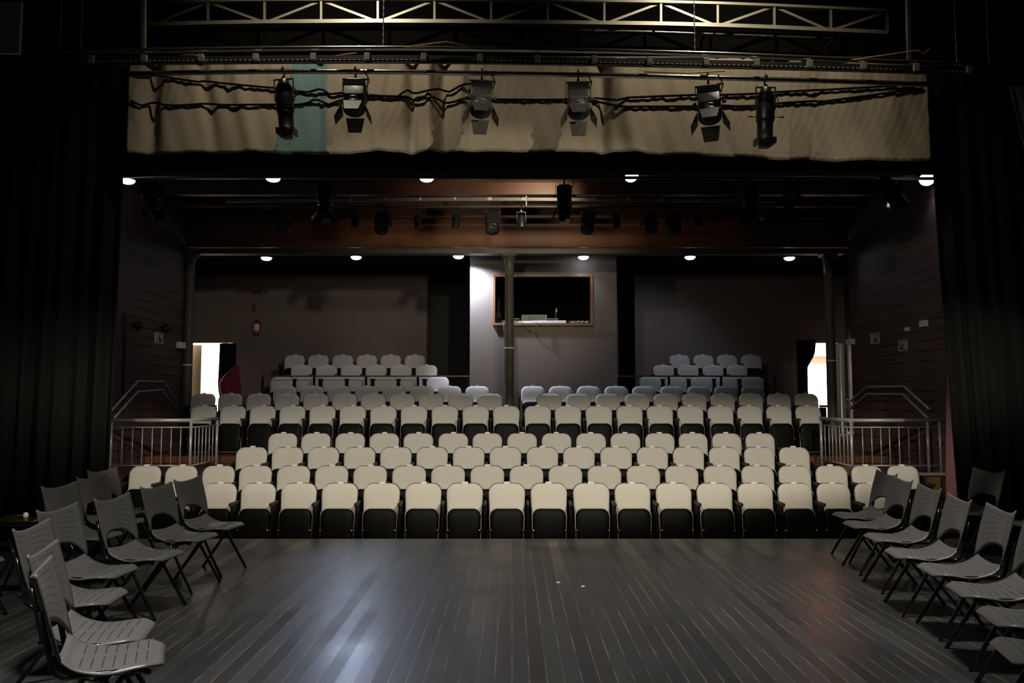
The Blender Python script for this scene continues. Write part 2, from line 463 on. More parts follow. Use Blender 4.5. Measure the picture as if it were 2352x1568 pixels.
# control booth
BX0, BX1, BY = at(1079, 800, 15.9).x, at(1418, 800, 15.9).x, 15.9
WX0, WX1 = at(1138, 700, BY).x, at(1356, 700, BY).x
WZ0, WZ1 = at(1250, 742, BY).z, at(1250, 636, BY).z
TOPZ = 4.5
struct('wall_booth', B().box(BX0, WX0, BY, BY + 0.12, 0, TOPZ).box(WX1, BX1, BY, BY + 0.12, 0, TOPZ)
       .box(WX0, WX1, BY, BY + 0.12, 0, WZ0).box(WX0, WX1, BY, BY + 0.12, WZ1, TOPZ)
       .box(BX0, BX0 + 0.12, BY + 0.12, DEEP_Y, 0, TOPZ).box(BX1 - 0.12, BX1, BY + 0.12, DEEP_Y, 0, TOPZ),
       M['booth'], 'brown front wall of the control booth below and around its window')
struct('wall_booth_inside', B().box(BX0 + 0.13, BX1 - 0.13, BY + 1.6, BY + 1.65, 0, TOPZ).box(BX0 + 0.13, BX1 - 0.13, BY + 0.13, BY + 1.2, WZ0 - 0.05, WZ0 - 0.004),
       M['black'], 'black inside of the control booth behind its window')
fr = B(); t = 0.055
fr.box(WX0 - t, WX1 + t, BY - 0.03, BY + 0.10, WZ1, WZ1 + t).box(WX0 - t, WX1 + t, BY - 0.05, BY + 0.10, WZ0 - t, WZ0)
fr.box(WX0 - t, WX0, BY - 0.03, BY + 0.10, WZ0, WZ1).box(WX1, WX1 + t, BY - 0.03, BY + 0.10, WZ0, WZ1)
struct('window_1', fr, M['frame'], 'wide wooden framed window of the control booth', 'window', bevel=0.006)

# ceilings and header
struct('ceiling', B().box(-8, 8, 9.3, 15.3, 5.2, 5.35), M['ceil'], 'dark brown plank ceiling above the front seat rows', 'ceiling')
struct('ceiling_rear', B().box(-8, 8, 15.3, 19.6, TOPZ, TOPZ + 0.12), M['black'], 'black low ceiling above the rear rows', 'ceiling')
fz0, fz1 = at(CX, 569, 15.2).z, 5.2
struct('trim_fascia', B().box(-8, 8, 15.15, 15.3, fz0, fz1), M['fascia'], 'reddish brown plank fascia above the grey steel beam', 'fascia')
struct('trim_steel_beam', B().box(-6.4, 6.4, 14.88, 15.12, at(CX, 582, 14.88).z, at(CX, 570, 14.88).z), M['steel'], 'grey steel beam carried by the three columns', 'beam')
struct('trim_ceiling_joist', B().box(-8, 8, 12.9, 13.05, 5.0, 5.2).box(-8, 8, 13.8, 13.95, 5.02, 5.2).box(-8, 8, 14.6, 14.72, 5.0, 5.2), M['ceil'], 'dark brown timber joists across the plank ceiling', 'joist')
struct('trim_lamp_beam', B().box(-8, 8, 11.55, 11.75, at(CX, 404, 11.55).z, 5.2), M['ceil'], 'brown timber beam carrying the front row of house lamps', 'beam')
struct('wall_proscenium', B().box(-9, 9, 9.1, 9.3, at(CX, 391, 9.1).z, 8).box(-9, -6.2, 9.1, 9.2, -1.4, 8).box(6.3, 9, 9.1, 9.2, -1.4, 8), M['black'], 'black proscenium header above the stage opening')
struct('wall_stage_left', B().box(-9.1, -9, -2, 9.1, -0.2, 8), M['black'], 'black side wall of the stage on the left')
struct('wall_stage_right', B().box(9, 9.1, -2, 9.1, -0.2, 8), M['black'], 'black side wall of the stage on the right')
struct('ceiling_stage', B().box(-9, 9, -2, 9.3, 8, 8.1), M['black'], 'black roof high above the stage', 'ceiling')

# lobbies behind the two doorways
lobL = B().box(-9.6, -5.6, 21.2, 21.3, 0.4, 4).box(-9.7, -9.6, 18.6, 21.3, 0.4, 4).box(-5.6, -5.5, 19.31, 21.3, 0.4, 4).box(-9.7, -5.5, 18.56, 21.3, 4, 4.1)
struct('wall_lobby_left', lobL, M['lobby'], 'white lobby wall in daylight beyond the left doorway')
struct('floor_lobby_left', B().box(-9.7, -5.5, 18.31, 21.3, 0.2, zs[5] - 0.002), M['landing'], 'lobby floor beyond the left doorway', 'floor')
lobR = B().box(5.6, 9.6, 21.2, 21.3, 0.4, 3.35).box(9.6, 9.7, 18.6, 21.3, 0.4, 4).box(5.5, 5.6, 18.6, 21.3, 0.4, 4).box(5.5, 9.7, 18.56, 21.3, 4, 4.1)
struct('wall_lobby_right', lobR, M['lobby'], 'white lobby wall in daylight beyond the right doorway')
struct('trim_lobby_orange', B().box(5.6, 9.6, 20.9, 21.19, at(1880, 818, 20.9).z, 4), M['lobbyorange'], 'orange lit band above the white wall beyond the right doorway', 'band')
struct('floor_lobby_right', B().box(5.5, 9.7, 18.31, 21.3, 0.2, zs[5] - 0.002), M['landing'], 'lobby floor beyond the right doorway', 'floor')
area('lobby_daylight', (-7.3, 19.6, 3.9), (-7.3, 20.2, 1.5), 800, (1.0, 0.97, 0.86), 2.0, 1.0)
area('lobby_daylight', (7.4, 19.6, 3.9), (7.4, 20.2, 1.5), 700, (1.0, 0.95, 0.88), 2.0, 1.0)
struct('door_1', B().box(at(441, 800, 18.7).x, at(463, 800, 18.7).x, 18.7, 18.75, zs[5], DZ - 0.03), mat('door_beige', (0.22, 0.19, 0.12), 0.6), 'beige door leaf standing open in the left doorway', 'door')
struct('door_2', B().box(at(1921, 800, 17.2).x, at(1928, 800, 17.2).x, 17.2, 17.3, zs[5], DZ - 0.1).box(at(1931, 800, 17.2).x, at(1938, 800, 17.2).x, 17.2, 17.3, zs[5], DZ - 0.1), M['lobby'], 'pale edges of the open door right of the right column', 'door')

# ------------------------------------------------------------------ theatre seats
def rounded(hw_b, hw_t, z0, z1, rb, rt, crown=0.0, n=6):
    """closed outline, wider at mid height, with rounded corners and a slightly crowned top"""
    pts = []
    for k in range(n + 1):
        a = -pi / 2 + pi / 2 * k / n
        pts.append((hw_b - rb + rb * cos(a), z0 + rb + rb * sin(a)))
    for k in range(n + 1):
        a = pi / 2 * k / n
        pts.append((hw_t - rt + rt * cos(a), z1 - rt + rt * sin(a)))
    half = pts[:]
    if crown:
        half = [(x, z + crown * (1 - (x / hw_t) ** 2) * (1 if z > (z0 + z1) / 2 else 0)) for x, z in half]
    return half + [(-x, z) for x, z in reversed(half)]

def lean(x, z, d):
    return (x, d + (z - 0.36) * 0.17 - 0.35 * x * x, z)

BACK_OUT = rounded(0.222, 0.235, 0.36, 0.842, 0.04, 0.112, 0.008)
PAN_OUT = rounded(0.208, 0.218, 0.06, 0.548, 0.06, 0.095, 0.006)

def make_seat():
    t = thing('theatre_seat', '', 'seat')
    B().pillow(BACK_OUT, [(0.97, 0.020), (1.0, 0.0), (0.995, -0.022), (0.955, -0.040), (0.85, -0.050), (0.5, -0.056)], (0, 0.6), lean).build('backrest', M['cream'], t)
    B().pillow(BACK_OUT, [(1.012, 0.010), (1.015, 0.022), (0.97, 0.042), (0.7, 0.050)], (0, 0.6), lean).build('back_shell', M['shell'], t)
    up = lambda x, z, d: (x, d + (z - 0.3) * 0.10, z)
    B().pillow(PAN_OUT, [(0.97, -0.062), (1.025, -0.075), (1.03, -0.105), (1.01, -0.118)], (0, 0.3), up).build('seat_cushion', M['cream'], t)
    B().pillow(PAN_OUT, [(0.985, -0.112), (0.985, -0.124), (0.95, -0.142), (0.8, -0.152), (0.4, -0.156)], (0, 0.29), up).build('seat_shell', M['shell'], t)
    B().box(-0.018, 0.018, -0.30, 0.03, 0.600, 0.640).build('armrest', M['arm'], t, bevel=0.008, loc=(0.268, 0, 0))
    B().box(-0.013, 0.013, -0.24, 0.05, 0.06, 0.598).box(-0.022, 0.022, -0.24, 0.08, 0.0, 0.06).build('side_panel', M['shell'], t, bevel=0.004, loc=(0.268, 0, 0))
    for sx in (-1, 1):
        h = B(); h.tube([(sx * 0.196, -0.175, 0.285), (sx * 0.235, -0.175, 0.285)], 0.008, 8); h.sphere((sx * 0.200, -0.182, 0.285), 0.019, 8, 6)
        h.build('hinge', M['chrome'], t)
    B().box(-0.038, 0.038, 0.060, 0.098, 0.838, 0.868).build('number_plate', M['white'], t, bevel=0.002)
    return t

ROWN = ['front row', 'second row from the stage', 'third row from the stage', 'fourth row from the stage', 'fifth row from the stage',
        'sixth row from the stage', 'fourth row from the back', 'third row from the back', 'second row from the back', 'back row']
seat0 = make_seat()
row_starts = []
first = True
for ri, (Y, yt, pxs) in enumerate(ROWS):
    blocks = [[]]
    for px in pxs:
        if blocks[-1] and px - blocks[-1][-1] > 110: blocks.append([])
        blocks[-1].append(px)
    for bi, bl in enumerate(blocks):
        side = '' if len(blocks) == 1 else (', left block', ', right block')[bi]
        for si, px in enumerate(bl):
            x = at(px, yt, Y).x
            lab = 'cream tip-up seat, %s from the left in the %s%s' % (ORD[si], ROWN[ri], side)
            if si == len(bl) - 1: lab = 'cream tip-up seat at the right end of the %s%s' % (ROWN[ri], side)
            loc = (x, Y - 0.08, FLOOR_Z[ri])
            j0, j1 = max(0, si - 1), min(len(bl) - 1, si + 1)
            sx = min(1.0, max(0.86, (bl[j1] - bl[j0]) / (j1 - j0) / F_PX * Y / 0.545))
            grp = 'theatre seats in the ' + ROWN[ri]
            if first:
                o = seat0; o.location = loc; o['label'] = lab; o['group'] = grp; first = False
            else:
                o = dup(seat0, loc, 0, lab, grp)
            o.scale.x = sx
            if si == 0: row_starts.append(o)
for o in row_starts:
    for ch in list(o.children):
        if ch.name.split('.')[0] in ('armrest', 'side_panel'):
            c = ch.copy(); COL.objects.link(c); c.parent = o; c.location.x = -0.268

# ------------------------------------------------------------------ stacking chairs on the stage
def seat_surface(u, v):
    # u 0 rear .. 1 front, v -1..1 across; the chair faces +x
    x = -0.205 + 0.42 * u
    hw = 0.204 + 0.012 * sin(pi * u) - 0.055 * max(0, (u - 0.80) / 0.2) ** 2 - 0.02 * max(0, (0.15 - u) / 0.15) ** 2
    z = 0.452 - 0.022 * sin(pi * min(1, u * 1.15)) + 0.020 * v * v * (1 - u) - 0.045 * max(0, (u - 0.62) / 0.38) ** 2 + 0.014 * v * v * (u > 0.4) * 0
    z += 0.030 * max(0, (0.2 - u) / 0.2) ** 2
    return (x, hw * v, z - 0.030 * abs(v) ** 3 * sin(pi * min(1, max(0, u))))

def back_surface(u, v):
    # u 0 bottom .. 1 top
    top = 0.822 + 0.040 * v * v
    bot = 0.598 - 0.125 * abs(v) ** 3.2
    z = bot + (top - bot) * u
    hw = 0.219 - 0.022 * max(0, (0.62 - z) / 0.15)
    x = -0.185 - (z - 0.47) * 0.24 - 0.050 * (1 - v * v) - 0.012 * u * u
    return (x, hw * v, z)

SL = [0.20 + 0.105 * k for k in range(7)]
def slots_seat(u, v):
    for c in SL:
        if abs(u - c) < 0.0075 and (0.10 < abs(v) < 0.78): return True
    return False

def slots_back(u, v):
    for c in (0.18, 0.32, 0.46, 0.60, 0.74, 0.86):
        if abs(u - c) < 0.006 and (0.12 < abs(v) < 0.80): return True
    return False

def cuts(lo, hi, base, edges):
    c = sorted(set([round(lo + (hi - lo) * i / base, 4) for i in range(base + 1)] + [round(e, 4) for e in edges]))
    out = [c[0]]
    for q in c[1:]:
        if q - out[-1] > 0.010: out.append(q)
        elif q in [round(e, 4) for e in edges]: out[-1] = q
    out[-1] = hi; out[0] = lo
    return out

def make_chair():
    t = thing('stacking_chair', '', 'chair')
    us = cuts(0, 1, 16, [e for c in SL for e in (c - 0.0075, c + 0.0075)]); vs = cuts(-1, 1, 16, [-0.78, -0.10, 0.10, 0.78])
    B().grid(seat_surface, us, vs, slots_seat).build('seat', M['plastic'], t, solid=0.009, m2=M['plastic_slot'])
    us = cuts(0, 1, 2, [e for c in (0.18, 0.32, 0.46, 0.60, 0.74, 0.86) for e in (c - 0.006, c + 0.006)] + [0.09, 0.95]); vs = cuts(-1, 1, 16, [-0.8, -0.12, 0.12, 0.8])
    B().grid(back_surface, us, vs, slots_back).build('backrest', M['plastic'], t, solid=0.010, m2=M['plastic_slot'])
    for sy in (-1, 1):
        y = 0.195 * sy
        pts = [(-0.275, 0.200 * sy, 0.70), (-0.245, 0.199 * sy, 0.58), (-0.225, y, 0.49)]
        for k in range(1, 7):
            a = pi / 2 * k / 6
            pts.append((-0.225 + 0.07 * (1 - cos(a)), y, 0.49 - 0.075 * sin(a)))
        pts += [(0.0, y, 0.413), (0.13, y * 0.95, 0.405), (0.16, y * 0.9, 0.39)]
        B().tube(pts, 0.0125, 10, 1.0).build('back_support', M['tube'], t)
        yl = 0.20 * sy
        B().tube([(-0.06, yl * 0.93, 0.40), (-0.02, yl * 0.95, 0.385), (0.205, yl * 1.08, 0.0)], 0.0125, 10).build('leg', M['tube'], t)
        B().tube([(0.10, yl * 0.93, 0.40), (0.05, yl * 0.95, 0.385), (-0.235, yl * 1.08, 0.0)], 0.0125, 10).build('leg', M['tube'], t)
    B().tube([(-0.02, -0.19, 0.37), (-0.02, 0.19, 0.37)], 0.011, 8).tube([(0.12, -0.185, 0.40), (0.12, 0.185, 0.40)], 0.010, 8).tube([(-0.14, -0.19, 0.412), (-0.14, 0.19, 0.412)], 0.010, 8).build('stretcher', M['tube'], t)
    return t

CHAIRS = [
    # x, y, heading in degrees, label, group
    (-2.76, 7.38, -10, 'grey plastic chair in the left front line, nearest the theatre seats', 'L'),
    (-2.79, 6.80, -10, 'grey plastic chair second from the theatre seats in the left front line', 'L'),
    (-2.76, 6.02, -6, 'grey plastic chair third from the theatre seats in the left front line', 'L'),
    (-2.84, 5.45, -4, 'grey plastic chair fourth from the theatre seats in the left front line', 'L'),
    (-2.56, 4.75, 6, 'grey plastic chair fifth from the theatre seats in the left front line', 'L'),
    (-2.06, 4.05, 14, 'grey plastic chair second nearest the camera in the left front line', 'L'),
    (-1.82, 3.67, 23, 'grey plastic chair nearest the camera at bottom left, its seat brightly lit', 'L'),
    (-3.65, 6.85, -8, 'grey plastic chair in the left rear line, middle one of three by the curtain', 'LR'),
    (-3.78, 7.62, -8, 'grey plastic chair in the left rear line, second from the theatre seats', 'LR'),
    (-4.06, 8.32, -12, 'grey plastic chair in the left rear line, standing at the stage edge', 'LR'),
    (-3.95, 5.72, 0, 'grey plastic chair cut by the left edge of the photo, beside the glockenspiel', 'LR'),
    (3.50, 8.00, 180, 'grey plastic chair in the right front line, nearest the theatre seats', 'R'),
    (3.36, 7.42, 177, 'grey plastic chair second from the theatre seats in the right line', 'R'),
    (3.25, 6.74, 175, 'grey plastic chair third from the theatre seats in the right line', 'R'),
    (3.10, 6.05, 171, 'grey plastic chair fourth from the theatre seats in the right line', 'R'),
    (3.06, 5.48, 171, 'grey plastic chair fifth from the theatre seats in the right line', 'R'),
    (2.94, 4.90, 168, 'grey plastic chair with darker seat, sixth from the theatre seats on the right', 'R'),
    (2.78, 4.30, 168, 'grey plastic chair second nearest the camera in the right line', 'R'),
    (2.50, 3.72, 166, 'grey plastic chair nearest the camera at bottom right', 'R'),
    (4.72, 8.25, 190, 'grey plastic chair behind the right line, before the black curtain', 'RR'),
    (4.95, 7.45, 184, 'grey plastic chair behind the right line, cut by the right photo edge', 'RR'),
]
GR = dict(L='stacking chairs in the left front line', LR='stacking chairs in the left rear line', R='stacking chairs in the right line', RR='stacking chairs behind the right line')
chair0 = make_chair()
for i, (x, y, a, lab, g) in enumerate(CHAIRS):
    if i == 0:
        chair0.location = (x, y, 0.0); chair0.rotation_euler = (0, 0, radians(a)); chair0['label'] = lab; chair0['group'] = GR[g]
    else:
        dup(chair0, (x, y, 0.0), radians(a), lab, GR[g])

# ------------------------------------------------------------------ glockenspiel with mallets at the left edge
g0 = at(50, 1190, 6.4)
gk = thing('glockenspiel', 'small glockenspiel with metal bars on a black stand at the left photo edge', 'instrument', (g0.x, g0.y, 0), 0.1)
B().box(-0.22, 0.16, -0.09, 0.09, g0.z - 0.05, g0.z - 0.02).build('case', M['tube'], gk)
for k in range(7):
    B().box(-0.20 + 0.05 * k, -0.16 + 0.05 * k, -0.10, 0.10 - 0.008 * k, g0.z - 0.015, g0.z - 0.004).build('bar', M['brass'], gk)
for sx in (-1, 1):
    B().tube([(sx * 0.16 - 0.03, -0.1, 0.01), (-0.03 - sx * 0.1, 0.0, g0.z - 0.05)], 0.01).tube([(sx * 0.16 - 0.03, 0.1, 0.01), (-0.03 - sx * 0.1, 0.0, g0.z - 0.05)], 0.01).build('leg', M['tube'], gk)
for k, (dx, dy, dz, nm) in enumerate([(0.0, 0.05, 0.022, 'rear'), (0.045, -0.02, 0.022, 'front')]):
    ml = thing('mallet', 'white balled mallet lying on the glockenspiel, the %s one of two' % nm, 'mallet', (g0.x + dx, g0.y + dy, g0.z + dz), 0.1, 'mallets on the glockenspiel')
    B().sphere((0, 0, 0), 0.020).build('head', M['signcream'], ml)
    B().tube([(0, 0, 0), (-0.17, 0.01, -0.008)], 0.004, 6).build('handle', M['tray'], ml)

# ------------------------------------------------------------------ curtains
def folds(x, seed, wl=0.17):
    r = 0
    for k, (f, a) in enumerate(((1.0, 1.0), (1.73, 0.45), (0.41, 0.6))):
        r += a * sin(2 * pi * x / wl * f + seed * (k + 1.3))
    return r

def drape(name, x0, x1, Y, z0, z1, m, label, seed=1.0, amp=0.05, wl=0.2, edge0=None, edge1=None, cat='curtain', nz=14, step=0.02):
    n = max(8, int(abs(x1 - x0) / step))
    def fn(u, v):
        a = x0 + (edge0(v) if edge0 else 0); b = x1 + (edge1(v) if edge1 else 0)
        x = a + (b - a) * u
        return (x, Y + amp * folds((x1 - x0) * u, seed, wl) * (0.8 + 0.25 * v) + 0.02 * sin(5 * u + 3 * v), z1 + (z0 - z1) * v)
    o = B().grid(fn, lin(0, 1, n), lin(0, 1, nz)).build(name, m, None, solid=0.004)
    return tag(o, label, cat)

lx = at(292, 300, 8.75).x; lxb = at(245, 1080, 8.75).x
drape('side_curtain', -7.6, lx, 8.75, 0.02, 5.6, M['velvet'], 'tall black stage curtain hanging in folds left of the opening', 1.7, 0.05, 0.21, edge1=lambda v: (lxb - lx) * v ** 1.2)
rx = at(2132, 300, 8.75).x; rxb = at(2200, 1080, 8.75).x
drape('side_curtain', rx, 7.8, 8.75, 0.02, 5.6, M['velvet'], 'tall black stage curtain hanging in folds right of the opening', 4.1, 0.05, 0.21, edge0=lambda v: (rxb - rx) * v ** 1.2)
gx = at(2316, 190, 7.42)
drape('wing_drape', gx.x, gx.x + 1.3, 7.42, 0.05, gx.z, M['velvet'], 'black wing drape with a pale lit edge at the right photo edge', 2.2, 0.03, 0.3, edge0=lambda v: 0.9 * v)
gx2 = at(2322, 195, 7.3)
drape('pale_drape', gx2.x, gx2.x + 0.6, 7.3, 1.9, gx2.z, M['greycloth'], 'pale grey drape hanging at the top right photo edge', 0.4, 0.02, 0.25, edge0=lambda v: 0.55 * v, edge1=lambda v: 0.2 * v)
o = B().box(at(-160, 60, 6.2).x, at(46, 60, 6.2).x, 6.2, 6.23, at(20, 122, 6.2).z, at(20, 4, 6.2).z).build('wall_panel_board', mat('grey_board', (0.5, 0.46, 0.4), 0.8))
tag(o, 'flat grey board high at the top left photo edge', 'board')

VY = 8.45
VX0, VX1 = at(293, 250, VY).x, at(2134, 250, VY).x
def zbot(px):
    # the hem sags between its tie points
    pts = [(280, 353), (520, 350), (640, 352), (755, 354), (870, 349), (1176, 348), (1400, 349), (1600, 356), (1760, 366), (2140, 371)]
    for (a, ya), (b, yb) in zip(pts, pts[1:]):
        if px <= b: return ya + (yb - ya) * max(0, (px - a)) / (b - a)
    return pts[-1][1]
BUMPS = [(345, 20, 0.09), (475, 16, 0.04), (560, 20, -0.03), (730, 14, 0.05), (870, 16, -0.03), (946, 14, 0.09), (985, 10, -0.05), (1018, 14, 0.08), (1060, 14, -0.04), (1180, 40, 0.02), (1385, 15, 0.09), (1440, 22, -0.05), (1520, 30, 0.03), (1690, 50, -0.03), (1900, 40, 0.04), (2040, 30, -0.02)]
def vfold(px, v):
    d = 0
    for c, w_, a in BUMPS:
        cc = c + (v - 0.5) * (40 if c in (475, 560, 1440, 1690) else 0)
        d += a * math.exp(-((px - cc) / w_) ** 2)
    return d + 0.006 * sin(px * 0.05 + 6 * v) + 0.004 * sin(px * 0.13 - 9 * v) + 0.003 * sin(px * 0.31 + 25 * v * v)
def vfn(u, v):
    px = 293 + (2134 - 293) * u
    z1 = 5.35; z0 = at(px, zbot(px), VY).z + 0.006 * sin(px * 0.045)
    return (VX0 + (VX1 - VX0) * u, VY + vfold(px, v), z1 + (z0 - z1) * v)
val = B().grid(vfn, lin(0, 1, 420), lin(0, 1, 26)).build('valance', M['canvas'], None, solid=0.004)
struct('trim_valance_bar', B().tube([(-9, VY, 5.36), (9, VY, 5.36)], 0.025, 8), M['tray'], 'dark bar from which the valance hangs', 'bar')
tag(val, 'long beige canvas valance hanging across the top of the stage opening', 'valance')
def tfn(u, v):
    a = (672 - 40 * v - 293) / 1841; b = (748 + 4 * v - 293) / 1841
    x, y, z = vfn(a + (b - a) * u, v)
    return (x, y - 0.006, z + 0.004)
B().grid(tfn, lin(0, 1, 24), lin(0, 1, 26)).build('teal_strip', M['teal'], val, solid=0.003)
val.children[0]['label'] = 'teal canvas strip sewn into the valance'

# two shadow lines on the valance, put in as thin black tubes
SHADOW_U = [[(300, 168), (340, 175), (365, 173), (400, 180), (455, 188), (470, 186), (520, 192), (640, 203), (690, 210), (712, 212), (728, 204), (745, 207), (757, 217), (775, 214), (800, 212), (870, 220), (912, 222), (935, 206), (952, 216), (968, 211), (1005, 203), (1030, 212), (1062, 194), (1100, 190)],
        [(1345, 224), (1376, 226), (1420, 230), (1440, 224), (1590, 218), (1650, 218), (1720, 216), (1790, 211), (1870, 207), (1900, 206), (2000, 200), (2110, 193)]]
SHADOW_L = [[(300, 231), (325, 243), (355, 234), (375, 241), (410, 242), (470, 238), (520, 241), (600, 240), (690, 240), (710, 235), (725, 226), (740, 234), (755, 240), (775, 232), (800, 227), (870, 220), (935, 222), (955, 233), (978, 225), (1000, 223), (1020, 236), (1038, 236), (1062, 226), (1110, 228), (1250, 229), (1338, 228)],
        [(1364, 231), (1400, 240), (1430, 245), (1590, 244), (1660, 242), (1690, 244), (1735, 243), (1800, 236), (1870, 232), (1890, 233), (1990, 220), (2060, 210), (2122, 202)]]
for paths, nm in ((SHADOW_U, 'upper'), (SHADOW_L, 'lower')):
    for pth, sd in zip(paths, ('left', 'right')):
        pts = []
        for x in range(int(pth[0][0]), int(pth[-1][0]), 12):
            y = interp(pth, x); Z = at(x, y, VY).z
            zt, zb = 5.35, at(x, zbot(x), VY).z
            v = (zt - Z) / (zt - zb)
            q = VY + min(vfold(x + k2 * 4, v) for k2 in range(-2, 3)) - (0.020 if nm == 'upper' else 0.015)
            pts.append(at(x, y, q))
        tag(B().tube(pts, 0.012, 8).build('valance_shadow_line', M['black']), 'thin tube standing for a shadow across the %s half of the valance, the %s one' % (sd, nm), 'cable', 'painted shadow lines across the valance')

# ------------------------------------------------------------------ stage rigging
def at_x(px, py, X):
    """point seen at a photo pixel on the plane x = X"""
    a, b = (px - CX) / F_PX, (CY - py) / F_PX
    t = X / a
    return Vector((X, (cos(PITCH) - sin(PITCH) * b) * t, CAM_H + (sin(PITCH) + cos(PITCH) * b) * t))

PY = 7.4
UP = [(60, 119), (330, 116), (640, 111), (900, 110), (1176, 113), (1400, 117), (1650, 124), (1900, 135), (2240, 150)]
TR = [(140, 142), (400, 139), (640, 137), (900, 136), (1176, 139), (1400, 143), (1650, 148), (1900, 154), (2240, 165)]
LO = [(290, 170), (480, 166), (640, 164), (900, 165), (1176, 170), (1400, 173), (1650, 179), (1900, 186), (2180, 195)]
def bow(pts, n=24):
    x0, x1 = pts[0][0], pts[-1][0]
    return [at(x, interp(pts, x), PY) for x in lin(x0, x1, n)]
up_pipe = tag(B().tube(bow(UP), 0.024, 12).build('batten_pipe', M['pipe']), 'long steel batten pipe, the upper of two above the beige valance', 'pipe', 'batten pipes above the valance')
lo_pipe = tag(B().tube(bow(LO), 0.024, 12).build('batten_pipe', M['pipe']), 'long steel batten pipe, the lower of two, carrying the stage lanterns', 'pipe', 'batten pipes above the valance')
tr = thing('cable_tray', 'black perforated cable tray with socket boxes between the two batten pipes', 'cable tray', at(1176, 139, PY))
T0 = at(1176, 139, PY)
tb = B()
pts = [p - T0 for p in bow(TR)]
for a, b in zip(pts, pts[1:]): tb.beam(a, b, 0.03, 0.075)
tb.build('channel', M['tray'], tr)
pf = B()
pts = [at(px, interp(TR, px) + 2, PY) - T0 for px in lin(180, 2210, 24)]
for a, b in zip(pts, pts[1:]): pf.beam(a + Vector((0, -0.0155, 0)), b + Vector((0, -0.0155, 0)), 0.004, 0.009)
pf.build('lit_gap_strip', M['lit_gaps'], tr)
for px in (214, 335, 465, 590, 722, 845, 975, 1104, 1235, 1364, 1490, 1620, 1735, 1857, 1980, 2100, 2222):
    p = at(px, interp(TR, px) - 2, PY) - T0
    B().box(p.x - 0.028, p.x + 0.028, p.y - 0.055, p.y - 0.018, p.z - 0.035, p.z + 0.035).build('socket_box', M['socket'], tr, bevel=0.005)

# roof truss
TY = 8.72
CH = [(290, 57), (600, 51), (900, 49), (1176, 51), (1500, 55), (1700, 60), (2010, 74)]
def tp(px, dy=0): return at(px, interp(CH, px) + dy, TY)
t0 = tp(1176)
ts = thing('roof_truss', 'pale steel lattice truss across the top of the picture', 'truss', t0)
nodes = [218 + 130 * k for k in range(15)]
c1, c2 = B(), B()
for a, b in zip(nodes, nodes[1:]):
    c1.beam(tp(a) - t0, tp(b) - t0, 0.03, 0.05); c1.beam(tp(a, 4) - t0, tp(b, 4) - t0, 0.06, 0.012)
    c2.beam(tp(a, -50) - t0, tp(b, -50) - t0, 0.05, 0.03)
c1.build('lower_chord', M['truss'], ts); c2.build('upper_chord', M['truss'], ts)
for k, px in enumerate(nodes):
    B().beam(tp(px) - t0, tp(px, -50) - t0, 0.025, 0.025).build('vertical_bar', M['truss'], ts)
    if k + 1 < len(nodes):
        a, b = (0, -50) if k % 2 else (-50, 0)
        B().beam(tp(px, a) - t0 + Vector((0, 0.02, 0)), tp(nodes[k + 1], b) - t0 + Vector((0, 0.02, 0)), 0.02, 0.028).build('diagonal_bar', M['truss'], ts)
RP = [(1290, 68), (1500, 73), (1930, 89)]
tag(B().tube([at(x, interp(RP, x), 8.9) for x in lin(1290, 1935, 10)], 0.016, 8).build('rear_pipe', M['pipe']), 'thin steel pipe behind the truss at upper right', 'pipe')
rp = bpy.data.objects['rear_pipe']
for px in (1310, 1620, 1915):
    q = at(px, interp(RP, px), 8.9); B().box(q.x - 0.012, q.x + 0.012, 8.9, 9.1, q.z - 0.012, q.z + 0.012).build('bracket', M['tray'], rp)
tag(B().beam(at(330, 116, 7.43), at(331, -60, 7.43), 0.035, 0.035).build('hanger_post', M['truss']), 'steel hanger post rising from the batten at upper left', 'post', 'hanger posts')
tag(B().beam(at(2088, 141, 7.43), at(2084, -60, 7.43), 0.035, 0.035).build('hanger_post', M['lampgrey']), 'steel hanger post rising from the batten at upper right', 'post', 'hanger posts')
for px, nm in ((137, 'leftmost of six, at the upper left curtain'), (185, 'second from the left of six'), (880, 'third from the left, above the left fresnel lantern'), (1596, 'fourth from the left, above the right fresnel lantern'), (2198, 'second from the right of six'), (2272, 'rightmost of six, at the upper right curtain')):
    ch = B(); p0 = at(px, interp(UP, px), PY + 0.001)
    for k in range(34):
        z = p0.z + 0.02 + k * 0.034
        dx = 0.0006 * (px - 1176) / 100 * 0
        ch.beam((p0.x + dx, p0.y, z), (p0.x + dx, p0.y, z + 0.036), 0.012 if k % 2 else 0.005, 0.005 if k % 2 else 0.012)
    tag(ch.build('hanging_chain', M['socket']), 'thin steel chain holding the batten, ' + nm, 'chain', 'chains holding the batten')
for k, (pa, nm) in enumerate(([[(1960, 137), (2030, 127), (2090, 118), (2110, 116), (2122, 124), (2135, 112)], 'yellow rope tied off at the right end of the batten'], [[(930, 108), (1000, 99), (1025, 96), (1075, 106)], 'yellow rope lying over the upper batten near the middle'], [[(415, 127), (445, 126), (470, 132)], 'short yellow rope on the cable tray at the left'], [[(770, 129), (800, 124), (820, 122)], 'short yellow rope on the cable tray above the left lanterns'], [[(1480, 165), (1580, 168), (1665, 163)], 'yellow rope lying along the lower batten'])):
    tag(B().tube([at(x, y, PY - 0.05) for x, y in pa], 0.006, 6).build('rope', M['yellow']), nm, 'rope', 'yellow ropes on the rigging')

# ------------------------------------------------------------------ stage lanterns
def clamp(t, m):
    c = B(); pts = [(0.0, 0.0, -0.062), (0, 0.034, -0.034), (0, 0.041, 0.01), (0, 0.024, 0.038), (0, -0.012, 0.041), (0, -0.038, 0.012)]
    c.tube(pts, 0.009, 6).box(-0.012, 0.012, -0.012, 0.012, -0.085, -0.05)
    c.build('clamp', m, t)

